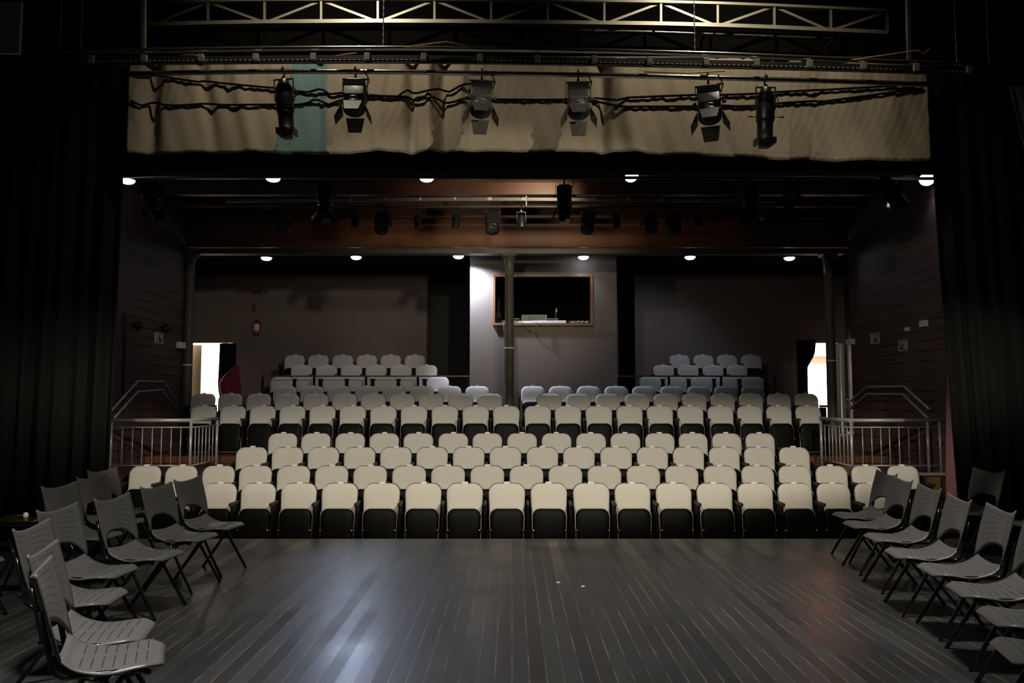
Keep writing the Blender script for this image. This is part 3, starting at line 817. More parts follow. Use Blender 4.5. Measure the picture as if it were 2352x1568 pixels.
def make_fresnel(doors=True, m='lampblack'):
    t = thing('fresnel_lantern', '', 'stage light')
    clamp(t, M[m])
    y = B(); y.beam((-0.115, 0, -0.075), (0.115, 0, -0.075), 0.03, 0.006)
    for sx in (-1, 1): y.beam((sx * 0.115, 0, -0.072), (sx * 0.115, 0, -0.26), 0.006, 0.03) if False else y.box(sx * 0.115 - 0.003, sx * 0.115 + 0.003, -0.016, 0.016, -0.26, -0.072)
    y.build('yoke', M[m], t)
    h = B(); h.X = Matrix.Translation((0, 0, -0.24)) @ Matrix.Rotation(radians(-24), 4, 'X')
    X = h.X.copy()
    out = rounded(0.095, 0.095, -0.10, 0.125, 0.02, 0.045)
    # housing: rounded-back box
    h.pillow([(x, z) for x, z in out], [(0.96, -0.11), (1.0, -0.10), (1.0, 0.10), (0.96, 0.11)], (0, 0.0), lambda x, z, d: (x, d, z))
    for k in range(5): h.box(-0.10, 0.10, -0.112 - 0.006, 0.118, 0.02 + 0.018 * k, 0.026 + 0.018 * k)
    h.build('housing', M[m], t, bevel=0.003)
    b = B(); b.X = X
    b.lathe([(0.085, -0.09), (0.104, -0.095), (0.106, -0.13), (0.098, -0.135), (0.098, -0.16), (0.104, -0.165), (0.104, -0.178), (0.09, -0.178)], 20)
    b.build('lens_barrel', M[m], t)
    g = B(); g.X = X; g.lathe([(0.088, -0.1785), (0.06, -0.186), (0.02, -0.19)], 20); g.build('lens', M['lens'], t)
    k_ = B()
    for sx in (-1, 1): k_.tube([(sx * 0.112, 0, -0.24), (sx * 0.145, 0, -0.24)], 0.016, 8)
    k_.build('tilt_knob', M[m], t)
    if doors:
        for ang in (0, 90, 180, 270):
            d = B(); d.X = X @ Matrix.Rotation(radians(ang), 4, 'Z') @ Matrix.Translation((0, -0.108, -0.185)) @ Matrix.Rotation(radians(-14 if ang in (0, 180) else -22), 4, 'X')
            wd = 0.085 if ang in (0, 180) else 0.075
            d.add([(-wd, 0, 0), (wd, 0, 0), (wd * 0.72, 0, -0.155), (-wd * 0.72, 0, -0.155), (-wd, 0.003, 0), (wd, 0.003, 0), (wd * 0.72, 0.003, -0.155), (-wd * 0.72, 0.003, -0.155)],
                  [(0, 1, 2, 3), (7, 6, 5, 4), (0, 4, 5, 1), (1, 5, 6, 2), (2, 6, 7, 3), (3, 7, 4, 0)])
            d.build('barn_door', M[m], t)
    cb = B(); cb.tube([(0.03, 0.05, -0.14), (0.10, 0.06, -0.12), (0.13, 0.03, -0.07), (0.10, -0.03, -0.03), (0.085, -0.05, 0.0)], 0.006, 6); cb.build('cable', M['tray'], t)
    return t

def make_profile():
    t = thing('profile_lantern', '', 'stage light')
    clamp(t, M['lampblack'])
    b = B()
    b.lathe([(0.030, -0.075), (0.048, -0.085), (0.055, -0.13), (0.072, -0.18), (0.080, -0.20), (0.086, -0.30), (0.088, -0.39), (0.084, -0.41)], 18)
    for k in range(4): b.lathe([(0.060 + 0.006 * k, -0.135 - 0.018 * k), (0.070 + 0.006 * k, -0.138 - 0.018 * k), (0.060 + 0.006 * k, -0.142 - 0.018 * k)], 18, False)
    b.build('housing', M['lampblack'], t)
    b = B(); b.lathe([(0.084, -0.412), (0.076, -0.425), (0.074, -0.56), (0.086, -0.575), (0.090, -0.60), (0.078, -0.605)], 18); b.build('lens_tube', M['lampblack'], t)
    b = B(); b.lathe([(0.072, -0.606), (0.03, -0.614)], 18); b.build('lens', M['lens'], t)
    b = B()
    for sx in (-1, 1): b.box(sx * 0.075 - 0.012, sx * 0.075 + 0.012, -0.085, 0.085, -0.635, -0.575)
    b.box(-0.045, 0.045, -0.05, 0.05, -0.665, -0.612)
    b.build('colour_frame', M['lampblack'], t)
    for sx in (-1, 1):
        b = B(); b.tube([(sx * 0.08, -0.03, -0.375), (sx * 0.13, -0.03, -0.375)], 0.004, 6).tube([(sx * 0.13, -0.03, -0.375), (sx * 0.17, -0.03, -0.373)], 0.008, 6)
        b.build('shutter_handle', M['lampblack'], t)
    b = B()
    for sx in (-1, 1): b.box(sx * 0.094 - 0.003, sx * 0.094 + 0.003, -0.015, 0.015, -0.30, -0.08)
    b.box(-0.097, 0.097, -0.015, 0.015, -0.083, -0.076); b.build('yoke', M['lampblack'], t)
    b = B(); b.tube([(0.06, 0.0, -0.16), (0.115, 0, -0.18), (0.125, 0, -0.23), (0.10, 0, -0.265), (0.085, 0, -0.26)], 0.006, 6); b.build('cable', M['tray'], t)
    return t

def make_can():
    t = thing('spot_can', '', 'stage light')
    clamp(t, M['lampblack'])
    b = B(); b.lathe([(0.04, -0.14), (0.062, -0.155), (0.066, -0.33), (0.072, -0.345), (0.072, -0.37), (0.06, -0.37)], 14); b.build('housing', M['lampblack'], t)
    b = B(); b.lathe([(0.058, -0.366), (0.02, -0.36)], 14); b.build('lens', M['lens'], t)
    b = B()
    for sx in (-1, 1): b.box(sx * 0.078 - 0.002, sx * 0.078 + 0.002, -0.01, 0.01, -0.27, -0.09)
    b.box(-0.08, 0.08, -0.01, 0.01, -0.092, -0.086); b.build('yoke', M['lampblack'], t)
    return t

prof0 = make_profile(); fres0 = make_fresnel(); fresg = make_fresnel(True, 'lampgrey'); big0 = make_fresnel(False); can0 = make_can()
used = set()
def hang(proto, px, pts, Y, rot, label, group, scale=1.0, sag=0):
    loc = at(px, interp(pts, px) + sag, Y)
    if proto.name in used:
        o = dup(proto, loc, 0, label, group, rot=tuple(radians(a) for a in rot))
    else:
        used.add(proto.name); o = proto
        o.location = loc; o.rotation_euler = tuple(radians(a) for a in rot); o['label'] = label; o['group'] = group
    o.scale = (scale,) * 3
    return o
GB = 'stage lanterns on the front batten'
hang(prof0, 650, LO, PY, (3, -4, 0), 'long black profile lantern hanging before the teal strip, left end of the front batten', GB, 0.98)
hang(prof0, 1759, LO, PY, (4, 1, 0), 'long black profile lantern at the right end of the front batten', GB)
hang(fres0, 816, LO, PY, (-4, -1, 4), 'black fresnel lantern with barn doors, right of the teal strip', GB, 1.03)
hang(fresg, 1107, LO, PY, (-4, 2, 4), 'silvery fresnel lantern with barn doors, left one of the middle pair', GB, 1.03)
hang(fresg, 1328, LO, PY, (-4, 0, -4), 'silvery fresnel lantern with barn doors, right one of the middle pair', GB, 1.03)
hang(fres0, 1626, LO, PY, (-4, -2, -16), 'black fresnel lantern with barn doors, beside the right profile lantern', GB, 1.08)

FP = [(280, 405), (2150, 410)]
tag(B().tube([at(x, interp(FP, x), 11.3) for x in (280, 1200, 2150)], 0.024, 10).build('front_lighting_pipe', M['tray']), 'black lighting pipe with lanterns below the front house lamps', 'pipe')
for px in (420, 860, 1210, 1580, 1960):
    q = at(px, interp(FP, px), 11.3); B().box(q.x - 0.01, q.x + 0.01, 11.29, 11.31, q.z, 5.2).build('hanger', M['tray'], bpy.data.objects['front_lighting_pipe'])
GF = 'lanterns on the first pipe over the seats'
hang(fres0, 746, FP, 11.3, (16, 0, 4), 'black lantern with flared barn doors under the first pipe, right of the leftmost house lamp', GF, 1.12)
hang(fres0, 1296, FP, 11.3, (16, 0, -4), 'black lantern with flared barn doors under the first pipe, near the middle', GF, 1.12)
hang(fres0, 1722, FP, 11.3, (16, 0, 0), 'dim black lantern with barn doors under the first pipe, third from the left', GF, 1.1)
hang(fres0, 1826, FP, 11.3, (-22, 20, 0), 'black lantern tilted sideways under the first pipe, second from the right', GF, 1.0)
hang(fres0, 2040, FP, 11.3, (-25, 35, 20), 'black lantern steeply tilted under the first pipe, at its right end', GF, 1.15)
hang(fres0, 338, FP, 11.3, (10, -15, 0), 'dim black lantern under the first pipe, beside the left curtain', GF, 1.1)

SP = [(520, 461), (1100, 457), (1780, 461)]
sb = thing('numbered_lighting_bar', 'grey lighting bar with channel numbers over the middle of the seats', 'lighting bar', at(1176, 458, 13.0))
s0 = at(1176, 458, 13.0)
sg = B(); pts = [at(x, interp(SP, x), 13.0) - s0 for x in lin(520, 1780, 8)]
for a, b in zip(pts, pts[1:]): sg.beam(a, b, 0.04, 0.055)
sg.build('channel', M['steel'], sb)
B().tube([p + Vector((0, -0.02, -0.13)) for p in pts], 0.018, 8).build('pipe', M['tray'], sb)
for px in (640, 1012, 1209, 1420, 1700):
    q = at(px, interp(SP, px), 13.0) - s0; B().box(q.x - 0.008, q.x + 0.008, -0.008, 0.008, q.z - 0.13, 5.2 - s0.z).build('hanger', M['socket'] if px == 1209 else M['tray'], sb)
for n in range(6, 18):
    px = 1045 + (n - 9) * 79.2
    p = at(px, interp(SP, px), 13.0) - s0
    fc = bpy.data.curves.new('number', 'FONT'); fc.body = str(n); fc.size = 0.075; fc.align_x = 'CENTER'; fc.align_y = 'CENTER'; fc.extrude = 0.001
    tmp = bpy.data.objects.new('number', fc); COL.objects.link(tmp)
    me = bpy.data.meshes.new_from_object(tmp.evaluated_get(bpy.context.evaluated_depsgraph_get()))
    bpy.data.objects.remove(tmp); me.materials.clear(); me.materials.append(M['signcream'])
    fo = bpy.data.objects.new('channel_number', me); COL.objects.link(fo); fo.parent = sb
    fo.location = (p.x, p.y - 0.0225, p.z); fo.rotation_euler = (pi / 2, 0, 0)
GR_ = 'lanterns on the numbered bar'
for i, (px, kind, nm) in enumerate([(648, 'b', 'a large dark one at the left end'), (818, 'c', 'a small can, second from the left'), (882, 'b', 'a large dark one, third from the left'), (958, 'c', 'a small can left of number 9'), (1050, 'c', 'a small can below number 9'), (1131, 'b', 'a large one below number 10'),
                                    (1197, 'c', 'a small can just left of the middle column line'), (1352, 'b', 'a large dark one below number 13'), (1412, 'c', 'a small can below number 14'), (1490, 'b', 'a large dark one between numbers 14 and 15'), (1545, 'b', 'a large dark one below number 15'), (1600, 'c', 'a small can below number 16')]):
    hang(big0 if kind == 'b' else can0, px, SP, 13.0 - 0.02, (random.uniform(-12, 12), random.uniform(-6, 6), random.uniform(-8, 8)), 'black lantern on the numbered bar, ' + nm, GR_, 1.1 if kind == 'b' else 0.95, 18)

# ------------------------------------------------------------------ house lamps
def make_lamp():
    t = thing('house_lamp', '', 'ceiling lamp')
    B().lathe([(0.03, 0.10), (0.06, 0.095), (0.095, 0.05), (0.115, 0.0), (0.108, 0.0), (0.09, 0.045)], 20, False).build('shade', M['tray'], t)
    B().lathe([(0.106, 0.004), (0.100, -0.018), (0.08, -0.038), (0.05, -0.05), (0.015, -0.055)], 20).build('lamp_face', M['lamp'], t)
    B().tube([(0, 0, 0.10), (0, 0, 0.16)], 0.012, 8).build('stem', M['tray'], t)
    return t
lamp0 = make_lamp(); lf = True
LAMPS = [(293, 414, 11.5, 'house lamp partly hidden by the left curtain, front row', 8, None), (627, 409, 11.5, 'glowing house lamp in the front row, above the left seats', 40, None), (980, 409, 11.5, 'glowing house lamp in the front row, left of centre', 40, None),
         (1451, 404, 11.5, 'dazzling tilted house lamp in the front row, right of centre', 60, (-38, -20)), (2129, 412, 11.5, 'dazzling tilted house lamp by the right curtain, front row', 12, (-35, 25)),
         (612, 592, 15.6, 'house lamp at the left end of the rear row below the beam', 25, None), (818, 590, 15.6, 'house lamp in the rear row, second from the left', 35, None), (1053, 588, 15.6, 'bright house lamp in the rear row beside the control booth', 0, None),
         (1340, 590, 15.6, 'house lamp in the rear row above the booth window corner', 20, None), (1585, 590, 15.6, 'bluish house lamp in the rear row, second from the right', 42, None), (1813, 592, 15.6, 'house lamp at the right end of the rear row', 5, None)]
for px, py, Y, lab, pw, tilt in LAMPS:
    loc = at(px, py, Y)
    rot = (radians(tilt[0]), radians(tilt[1]), 0) if tilt else (0, 0, 0)
    grp = 'house lamps in the front row' if Y < 13 else 'house lamps in the rear row'
    if lf: o = lamp0; o.location = loc; o.rotation_euler = rot; o['label'] = lab; o['group'] = grp; lf = False
    else: o = dup(lamp0, loc, 0, lab, grp, rot=rot)
    if pw: spot('house_lamp_light', loc - Vector((0, 0, 0.085)), loc + Vector(((-0.9 if px == 1585 else 0.0), (2.2 if px == 1585 else 0.3), -3)), pw * (1.1 if px == 1585 else 0.6), COOL, 110, 0.7, 0.05)
p = at(1053, 588, 15.6)
spot('house_lamp_light', p - Vector((0, 0, 0.085)), (-0.45, 16.0, 3.2), 620, (0.70, 0.78, 1.0), 98, 0.9, 0.05)
p = at(818, 590, 15.6)
spot('house_lamp_beam', p - Vector((0, -0.12, 0.085)), (-0.95, 6.6, 0), 210, (0.62, 0.74, 1.0), 20, 0.9, 0.07)

# ------------------------------------------------------------------ columns
def column(px, Y, z0, label, tape_y):
    c = at(px, 800, Y); ztop = at(CX, 583, Y).z
    t = thing('iron_column', label, 'column', (c.x, Y, z0))
    h = ztop - z0
    B().lathe([(0.13, 0), (0.13, 0.04), (0.10, 0.08), (0.092, 0.3), (0.086, h * 0.6), (0.082, h - 0.42), (0.098, h - 0.40), (0.098, h - 0.37), (0.084, h - 0.36), (0.086, h - 0.20), (0.11, h - 0.08), (0.125, h - 0.06)], 20).build('shaft', M['column'], t)
    B().box(-0.14, 0.14, -0.13, 0.13, h - 0.06, h).build('capital', M['column'], t, bevel=0.01)
    zt = at(px, tape_y, Y).z - z0
    B().lathe([(0.093, zt - 0.012), (0.093, zt + 0.012)], 20, False).build('tape_band', M['signcream'], t)
column(1170, 14.95, zs[5], 'slender iron column in front of the control booth window', 799)
column(432, 14.9, zs[5], 'slender iron column beside the left doorway', 838)
column(1908, 14.9, zs[5], 'slender iron column beside the right doorway', 828)

# ------------------------------------------------------------------ railings
def railing(name, label, Yf, xs_front, xs_end, px_corner, px_side, side_bal, front_bal, posts):
    base = Vector((at(px_corner, 1080, Yf).x, Yf, LAND_Z))
    t = thing(name, label, 'railing', base)
    zt = at(CX, 965, Yf).z - LAND_Z; zb = at(CX, 1069, Yf).z - LAND_Z; zm = at(CX, 981, Yf).z - LAND_Z
    X = lambda px: at(px, 1000, Yf).x - base.x
    side_y = lambda px: at_x(px, 1000, base.x).y - Yf
    ys = side_y(px_side)
    xa, xb = X(xs_front), X(xs_end)
    B().tube([(xa, 0, zt), (xb, 0, zt)], 0.028, 10).tube([(0, 0, zt), (0, ys, zt)], 0.028, 10).build('top_rail', M['rail'], t)
    B().tube([(xa, 0, zb), (xb, 0, zb)], 0.012, 8).tube([(0, 0, zb), (0, ys, zb)], 0.012, 8).tube([(xa, 0, zm), (xb, 0, zm)], 0.010, 8).tube([(0, 0, zm), (0, ys, zm)], 0.010, 8).build('lower_rail', M['rail'], t)
    for px in posts: B().tube([(X(px), 0, 0), (X(px), 0, zt)], 0.022, 10).build('post', M['rail'], t)
    B().tube([(0, ys, 0), (0, ys, zt)], 0.022, 10).build('post', M['rail'], t)
    for px in front_bal: B().tube([(X(px), 0, zb), (X(px), 0, zm)], 0.009, 6).build('baluster', M['rail'], t)
    for px in side_bal:
        y = side_y(px); B().tube([(0, y, zb), (0, y, zm)], 0.009, 6).build('baluster', M['rail'], t)
railing('railing', 'steel balustrade with balusters on the landing left of the seats', 11.7, 248, 438, 438, 498, [448.6, 457, 465, 473, 481, 489], [244 + 8, 281, 304.5, 327, 350, 371, 393.4, 415], [255, 438])
railing('railing', 'steel balustrade with balusters on the landing right of the seats', 11.7, 1955.5, 2163, 1955.5, 1886, [1895, 1904, 1912, 1920, 1928.4, 1937.7, 1946.4], [1981, 2002, 2023, 2043, 2065, 2087, 2111], [1955.5, 2131, 2159])

def handrail(label, paths, X, wx):
    p0 = at_x(*paths[0][0], X)
    t = thing('wall_handrail', label, 'handrail', p0)
    for pp in paths:
        pts = [at_x(x, y, X) - p0 for x, y in pp]
        B().tube(pts, 0.019, 8).build('rail', M['rail'], t)
        for q in pts[1:-1]:
            B().tube([q, q + Vector((wx - X, 0, -0.04))], 0.009, 6).build('bracket', M['rail'], t)
handrail('two parallel steel handrails bent over the step on the left slatted wall', [[(251, 948), (317, 875), (376, 876), (412, 930)], [(262, 960), (316, 899), (371, 895), (409, 950)]], -6.12, WLX)
handrail('two parallel steel handrails bent over the step on the right slatted wall', [[(2134, 939), (2076, 887), (1990, 888), (1954, 921), (1945, 918), (1942, 926), (1944, 934), (1952, 939), (1992, 904), (2074, 905), (2130, 959)]], 6.22, WRX)

# low rails before the rear seat blocks
def seat_rail(px0, px1, posts, label):
    Y = 15.80; a, b = at(px0, 862, Y), at(px1, 862, Y)
    t = thing('seat_rail', label, 'rail', (a.x, Y, FLOOR_Z[6]))
    z = a.z - FLOOR_Z[6]
    B().box(0, b.x - a.x, -0.025, 0.025, z - 0.03, z).build('top_rail', M['frame'], t)
    for px in posts:
        x = at(px, 862, Y).x - a.x
        B().box(x - 0.022, x + 0.022, -0.02, 0.02, 0, z - 0.03).build('post', M['tube'], t)
seat_rail(602, 1078, [604, 722, 841, 960, 1073], 'dark rail with flat wooden top before the upper left seat block')
seat_rail(1419, 1782, [1421, 1536, 1656, 1778], 'dark rail with flat wooden top before the upper right seat block')

# ------------------------------------------------------------------ drapes at the doors
bl = at(520, 800, 18.0)
drape('doorway_drape', at(503, 800, 18.15).x, at(538, 800, 18.15).x, 18.15, zs[5] + 0.02, at(520, 788, 18.15).z, M['velvet'], 'black drape drawn aside at the left doorway', 0.7, 0.03, 0.2, edge0=lambda v: interp([(0, 0), (0.5, -0.03), (0.62, 0.02), (0.72, 0.05), (0.8, -0.04), (1, -0.12)], v), edge1=lambda v: 0.05)
drape('red_drape', at(518, 850, 17.8).x, at(552, 850, 17.8).x, 17.8, zs[5] + 0.02, at(535, 838, 17.8).z, M['redcloth'], 'dark red drape hanging beside the left doorway behind the seats', 1.2, 0.03, 0.16, edge0=lambda v: interp([(0, 0.20), (0.06, 0.12), (0.16, -0.04), (0.27, -0.15), (0.45, -0.10), (1, 0.0)], v), edge1=lambda v: interp([(0, -0.06), (0.1, -0.02), (0.4, 0.03), (1, 0.06)], v), nz=30)
drape('doorway_drape', at(1830, 800, 17.9).x, at(1872, 800, 17.9).x, 17.9, zs[5] + 0.02, at(1860, 780, 17.9).z, M['velvet'], 'black drape drawn aside at the right doorway', 2.7, 0.03, 0.2,
      edge1=lambda v: interp([(0, 0.02), (0.16, -0.02), (0.3, -0.19), (0.6, -0.19), (0.75, 0.0), (0.9, 0.16), (1, 0.2)], v), nz=24)
drape('lit_red_drape', 6.12, 6.33, 11.18, zs[1] + 0.02, at(2170, 850, 11.24).z, mat('lit_pink_red', (0.42, 0.20, 0.24), 0.9), 'red drape coloured lit pink, between the right railing and the black curtain', 0.9, 0.02, 0.2, edge0=lambda v: 0.10 * (1 - v))  # red cloth, its lit look put into a pink colour
q = at(2150, 1092, 11.35)
tag(B().box(5.78, 6.34, 11.31, 11.66, LAND_Z + 0.001, LAND_Z + 0.006).build('white_mat', M['white']), 'white sheet lying on the landing corner right of the railing', 'mat')
a, b = at(2133, 1100, 11.2), at(2182, 1150, 11.2)
tag(B().box(a.x, min(b.x, 6.08), 11.22, 11.26, zs[1], LAND_Z - 0.02).build('plywood_panel', M['ply'], bevel=0.004), 'plain plywood panel closing the landing front below the white sheet', 'panel')

# ------------------------------------------------------------------ signs and fittings on the walls
def exit_sign(label, px, py, X, wpx, hpx, flip):
    p = at_x(px, py, X); k = p.y / F_PX
    hh = hpx * k / 2; ww = abs(at_x(px - wpx / 2, py, X).y - at_x(px + wpx / 2, py, X).y) / 2
    s = 1 if X < 0 else -1
    t = thing('exit_sign', label, 'sign', p)
    def bx(mb, y0, y1, z0, z1, e):
        mb.box(min(0, s * e), max(0, s * e), y0, y1, z0, z1)
    m = B(); bx(m, -ww, ww, -hh, hh, 0.006); m.build('border', M['signcream'], t)
    m = B(); bx(m, -ww * 0.86, ww * 0.84, -hh * 0.86, hh * 0.86, 0.008); m.build('panel', M['signgreen'], t)
    m = B(); f = -1 if flip else 1
    def r(u0, u1, v0, v1):
        y0, y1 = sorted((f * u0 * ww, f * u1 * ww)); bx(m, y0, y1, v0 * hh, v1 * hh, 0.010)
    r(-0.72, -0.12, -0.62, 0.66)                       # door field
    for k2 in range(4): r(0.0 + 0.17 * k2, 0.17 + 0.17 * k2, 0.50 - 0.27 * k2, 0.66 - 0.27 * k2); r(0.13 + 0.17 * k2, 0.18 + 0.17 * k2, 0.25 - 0.27 * k2, 0.6 - 0.27 * k2)
    r(0.42, 0.56, 0.38, 0.62); r(0.40, 0.52, 0.05, 0.36)   # figure on the stairs
    m.build('pictogram', M['signcream'], t)
    m = B()
    for q_ in (-0.60, -0.42, -0.26):
        y0, y1 = sorted((f * q_ * ww, f * (q_ + 0.08) * ww)); bx(m, y0, y1, -0.5 * hh, 0.55 * hh, 0.0115)
    m.build('lettering_bars', M['signgreen'], t)
exit_sign('small dark stair exit sign with pale border on the left slatted wall', 365, 776, WLX + 0.004, 19, 24, False)
exit_sign('small stair exit sign on the right slatted wall, the one nearer the column', 2010, 777, WRX - 0.004, 19, 23, True)
exit_sign('small stair exit sign on the right slatted wall, the one nearer the curtain', 2074, 793, WRX - 0.004, 20, 24, False)
def wall_box(name, label, px, py, X, wy, h, dx, m, cat):
    p = at_x(px, py, X); s = 1 if X < 0 else -1
    o = B().box(min(0, s * dx), max(0, s * dx), -wy / 2, wy / 2, -h / 2, h / 2).build(name, m, None, bevel=0.008, loc=p)
    return tag(o, label, cat)
wall_box('emergency_light', 'white emergency light box high on the left wall beside the column', 411, 793, WLX + 0.002, 0.25, 0.12, 0.08, M['white'], 'emergency light')
wall_box('emergency_light', 'white emergency light box on the right wall beside the column', 1958, 785, WRX - 0.002, 0.25, 0.10, 0.08, M['white'], 'emergency light')
wall_box('junction_box', 'pale square box high on the right wall near the curtain', 2126, 743, WRX - 0.002, 0.17, 0.10, 0.06, M['white'], 'box')
wall_box('junction_box', 'tiny pale box on the right wall above the exit signs', 2087, 756, WRX - 0.002, 0.10, 0.06, 0.05, M['white'], 'box')
wall_box('wall_socket', 'small pale socket on the right wall below the handrail', 1992, 918, WRX - 0.002, 0.08, 0.06, 0.02, M['lampgrey'], 'socket')
wall_box('low_vent', 'long pale grille low on the right slatted wall behind the railing', 2035, 972, WRX - 0.002, 0.9, 0.05, 0.02, M['lampgrey'], 'grille')
for px, py, nm in ((318, 747, 'nearer the black curtain'), (382, 754, 'above the exit sign')):
    p = at_x(px, py, WLX + 0.09)
    t = thing('wall_globe', 'glossy black globe fitting on the left slatted wall, the one ' + nm, 'wall light', p, 0, 'black globes on the left wall')
    B().sphere((0, 0, 0), 0.078, 16, 10).build('globe', mat('gloss_black', (0.015, 0.015, 0.015), 0.15), t)
    B().tube([(-0.088, 0, 0.03), (-0.02, 0, 0.02)], 0.02, 8).build('mount', M['tube'], t)
# thin battens on the left wall
p1, p2 = at_x(288, 720, WLX + 0.003), at_x(288, 950, WLX + 0.003)
tag(B().box(WLX + 0.003, WLX + 0.03, p1.y - 0.02, p1.y + 0.02, p2.z, p1.z).box(WLX + 0.003, WLX + 0.05, p1.y - 0.045, p1.y + 0.045, p1.z - 0.42, p1.z).build('wall_duct', M['wall_dark']), 'narrow dark vertical duct on the left slatted wall', 'duct')

EY = BACK_Y - 0.1
e = at(589, 770, EY)
ex = thing('fire_extinguisher', 'red fire extinguisher with white label hung on the rear wall', 'fire extinguisher', e)
H = at(589, 734, EY).z - e.z
B().lathe([(0.062, 0), (0.068, 0.012), (0.068, H * 0.72), (0.055, H * 0.80), (0.025, H * 0.86), (0.025, H * 0.9)], 16).build('cylinder', M['red'], ex)
B().lathe([(0.0015 + 0.068, H * 0.28), (0.0695, H * 0.72)], 16, False).build('label', M['white'], ex)
B().box(-0.02, 0.02, -0.06, 0.03, H * 0.9, H * 0.94).box(-0.018, 0.018, -0.07, 0.01, H * 0.97, H).build('valve', M['tube'], ex)
B().tube([(0.02, 0, H * 0.92), (0.085, 0, H * 0.85), (0.088, 0, H * 0.5), (0.075, 0, H * 0.3)], 0.009, 6).build('hose', M['tube'], ex)
sg = at(583, 708, BACK_Y - 0.002)
tag(B().box(-0.035, 0.035, -0.004, 0, -0.11, 0.11).build('extinguisher_sign', mat('dull_red', (0.20, 0.035, 0.02), 0.6), loc=sg), 'narrow dull red sign above the fire extinguisher', 'sign')
sg = at(635, 715, BACK_Y - 0.002)
so = B().box(-0.145, 0.145, -0.004, 0, -0.03, 0.03).build('wall_sign', M['palegreen'], loc=sg)
tag(so, 'long pale green sign on the rear wall right of the extinguisher', 'sign')
B().box(-0.08, 0.02, -0.0055, -0.004, -0.008, 0.008).build('lettering_bar', M['signgreen'], so)

# ------------------------------------------------------------------ control booth equipment
DZt = WZ0
def on_desk(px, y): return at(px, 730, y).x
x0, x1 = on_desk(1152, 16.15), on_desk(1300, 16.15)
mc = thing('lighting_console', 'long white lighting console on the booth window sill', 'console', ((x0 + x1) / 2, 16.2, DZt)); hw = (x1 - x0) / 2
B().box(-hw, hw, -0.14, 0.16, 0, 0.06).box(-hw, hw, -0.02, 0.16, 0.06, 0.085).build('body', M['console'], mc, bevel=0.006)
fd = B()
for k in range(26): fd.box(-hw + 0.05 + k * (2 * hw - 0.1) / 26, -hw + 0.065 + k * (2 * hw - 0.1) / 26, -0.10, -0.09, 0.06, 0.072)
fd.build('fader_row', M['tray'], mc)
x0, x1 = on_desk(1197, 16.5), on_desk(1256, 16.5)
am = thing('amplifier', 'grey amplifier with a row of vents behind the white console', 'amplifier', ((x0 + x1) / 2, 16.55, DZt)); hw = (x1 - x0) / 2
B().box(-hw, hw, -0.10, 0.14, 0.0, 0.235).build('case', M['amp'], am, bevel=0.012)
vt = B()
for k in range(10):
    for j in range(3): vt.box(-hw * 0.45 + k * hw * 0.135, -hw * 0.45 + k * hw * 0.135 + 0.022, -0.102, -0.10, 0.12 + 0.035 * j, 0.14 + 0.035 * j)
vt.build('vent_row', M['tray'], am)
tag(B().box(on_desk(1175, 16.85), on_desk(1282, 16.85), 16.8, 16.95, DZt + 0.17, DZt + 0.19).box(on_desk(1175, 16.85), on_desk(1177, 16.85), 16.8, 16.95, DZt, DZt + 0.17).box(on_desk(1280, 16.85), on_desk(1282, 16.85), 16.8, 16.95, DZt, DZt + 0.17).build('booth_shelf', M['console']), 'white shelf edge behind the amplifier in the booth', 'shelf')
gx = on_desk(1278, 16.4)
gl = thing('desk_lamp', 'slim chrome gooseneck lamp standing in the booth window', 'lamp', (gx, 16.42, DZt))
B().lathe([(0.05, 0), (0.05, 0.015), (0.012, 0.02)], 14).build('base', M['tube'], gl)
B().tube([(0, 0, 0.02), (-0.008, 0, 0.15), (-0.012, 0, 0.25), (0.0, -0.01, 0.31)], 0.009, 8).build('neck', M['chrome'], gl)
B().lathe([(0.035, 0.29), (0.025, 0.33), (0.010, 0.36), (0.010, 0.40)], 12).build('lamp_head', M['chrome'], gl)
mx0 = on_desk(1146, 16.1)
mo = thing('small_monitor', 'small greenish speaker box at the left end of the booth window', 'speaker', (mx0, 16.15, DZt), 0.15)
B().add([(-0.06, -0.05, 0), (0.05, -0.05, 0), (0.05, 0.06, 0), (-0.06, 0.06, 0), (-0.06, -0.02, 0.26), (0.035, -0.02, 0.24), (0.035, 0.06, 0.24), (-0.06, 0.06, 0.26)],
        [(3, 2, 1, 0), (4, 5, 6, 7), (0, 1, 5, 4), (1, 2, 6, 5), (2, 3, 7, 6), (3, 0, 4, 7)]).build('case', mat('greenish_grey', (0.09, 0.11, 0.08), 0.5), mo, bevel=0.006)
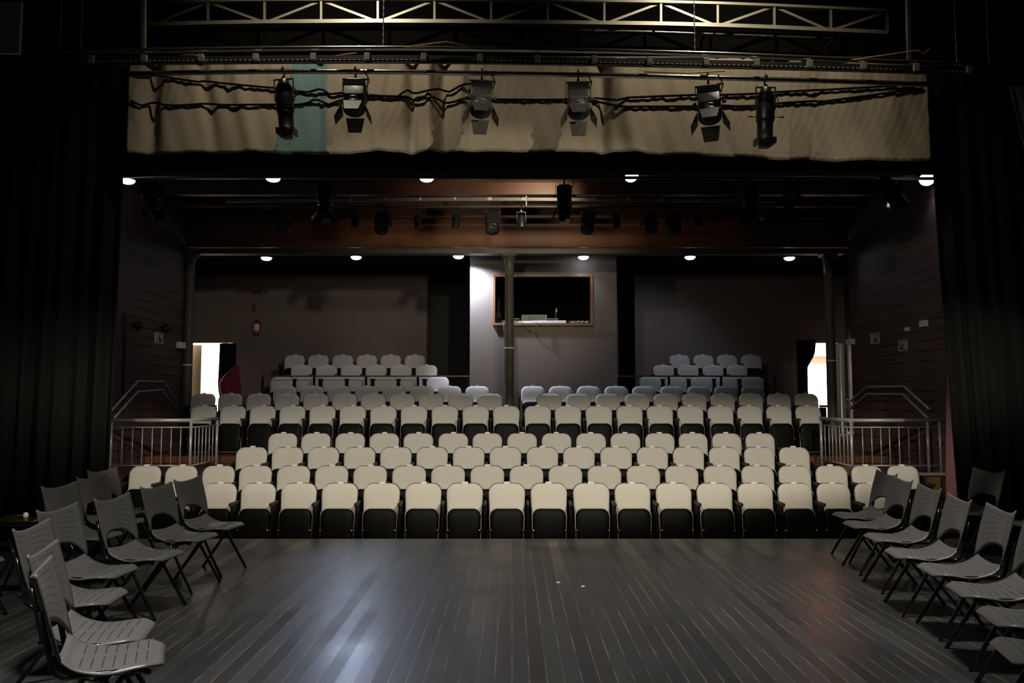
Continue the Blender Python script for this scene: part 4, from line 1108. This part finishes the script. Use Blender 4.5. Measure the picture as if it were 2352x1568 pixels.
B().tube([(0, -0.045, 0.10), (0, -0.035, 0.10)], 0.03, 10).build('cone', M['tube'], mo)
tag(B().box(on_desk(1144, 16.3), on_desk(1147, 16.3), 16.3, 16.33, DZt, DZt + 0.56).build('wooden_stick', M['ply']), 'pale wooden stick standing behind the small speaker box', 'stick')
cx0, cx1 = on_desk(1306, 16.15), on_desk(1352, 16.15)
pb = thing('patch_panel', 'dark patch panel with many small plugs at the right end of the booth window', 'patch panel', ((cx0 + cx1) / 2, 16.15, DZt)); hw = (cx1 - cx0) / 2
B().box(-hw, hw, -0.08, 0.12, 0, 0.07).build('case', M['tray'], pb, bevel=0.004)
rr = random.Random(3)
for k in range(12):
    x = -hw + 0.03 + (2 * hw - 0.06) * k / 11
    B().tube([(x, -0.09, 0.02 + 0.035 * rr.random()), (x, -0.06, 0.03 + 0.035 * rr.random())], 0.014, 8).build('plug', M['ply'] if k % 3 == 0 else M['console'], pb)
for pp, nm in (([(1197, 738), (1207, 752), (1215, 758), (1222, 762)], 'thin black cable hanging below the booth window, with a white plug'), ([(1231, 738), (1232, 755), (1230, 765), (1236, 774)], 'thin brown cable hanging below the middle of the booth window'), ([(1157, 740), (1158, 770), (1159, 820), (1159, 880)], 'black cable running down the wall beside the middle column')):
    tag(B().tube([at(x, y, BY - 0.06) for x, y in pp], 0.006, 6).build('hanging_cable', M['tray']), nm, 'cable', 'cables below the booth window')
# paper scraps on the stage
for px, py, nm in ((1282, 1338, 'tiny white paper scrap on the stage boards near the middle'), (1339, 1347, 'smaller paper speck on the stage boards, right of the white scrap')):
    Y = CAM_H / ((py - HORIZON) / F_PX) * 1.0
    p = at(px, py, Y); p = Vector((p.x * CAM_H / (CAM_H - p.z), Y * CAM_H / (CAM_H - p.z), 0))
    tag(B().add([(-0.016, -0.01, 0.001), (0.018, -0.014, 0.001), (0.014, 0.02, 0.004), (-0.012, 0.016, 0.006)], [(0, 1, 2, 3)]).build('paper_scrap', M['white'], loc=p, solid=0.001), nm, 'paper')
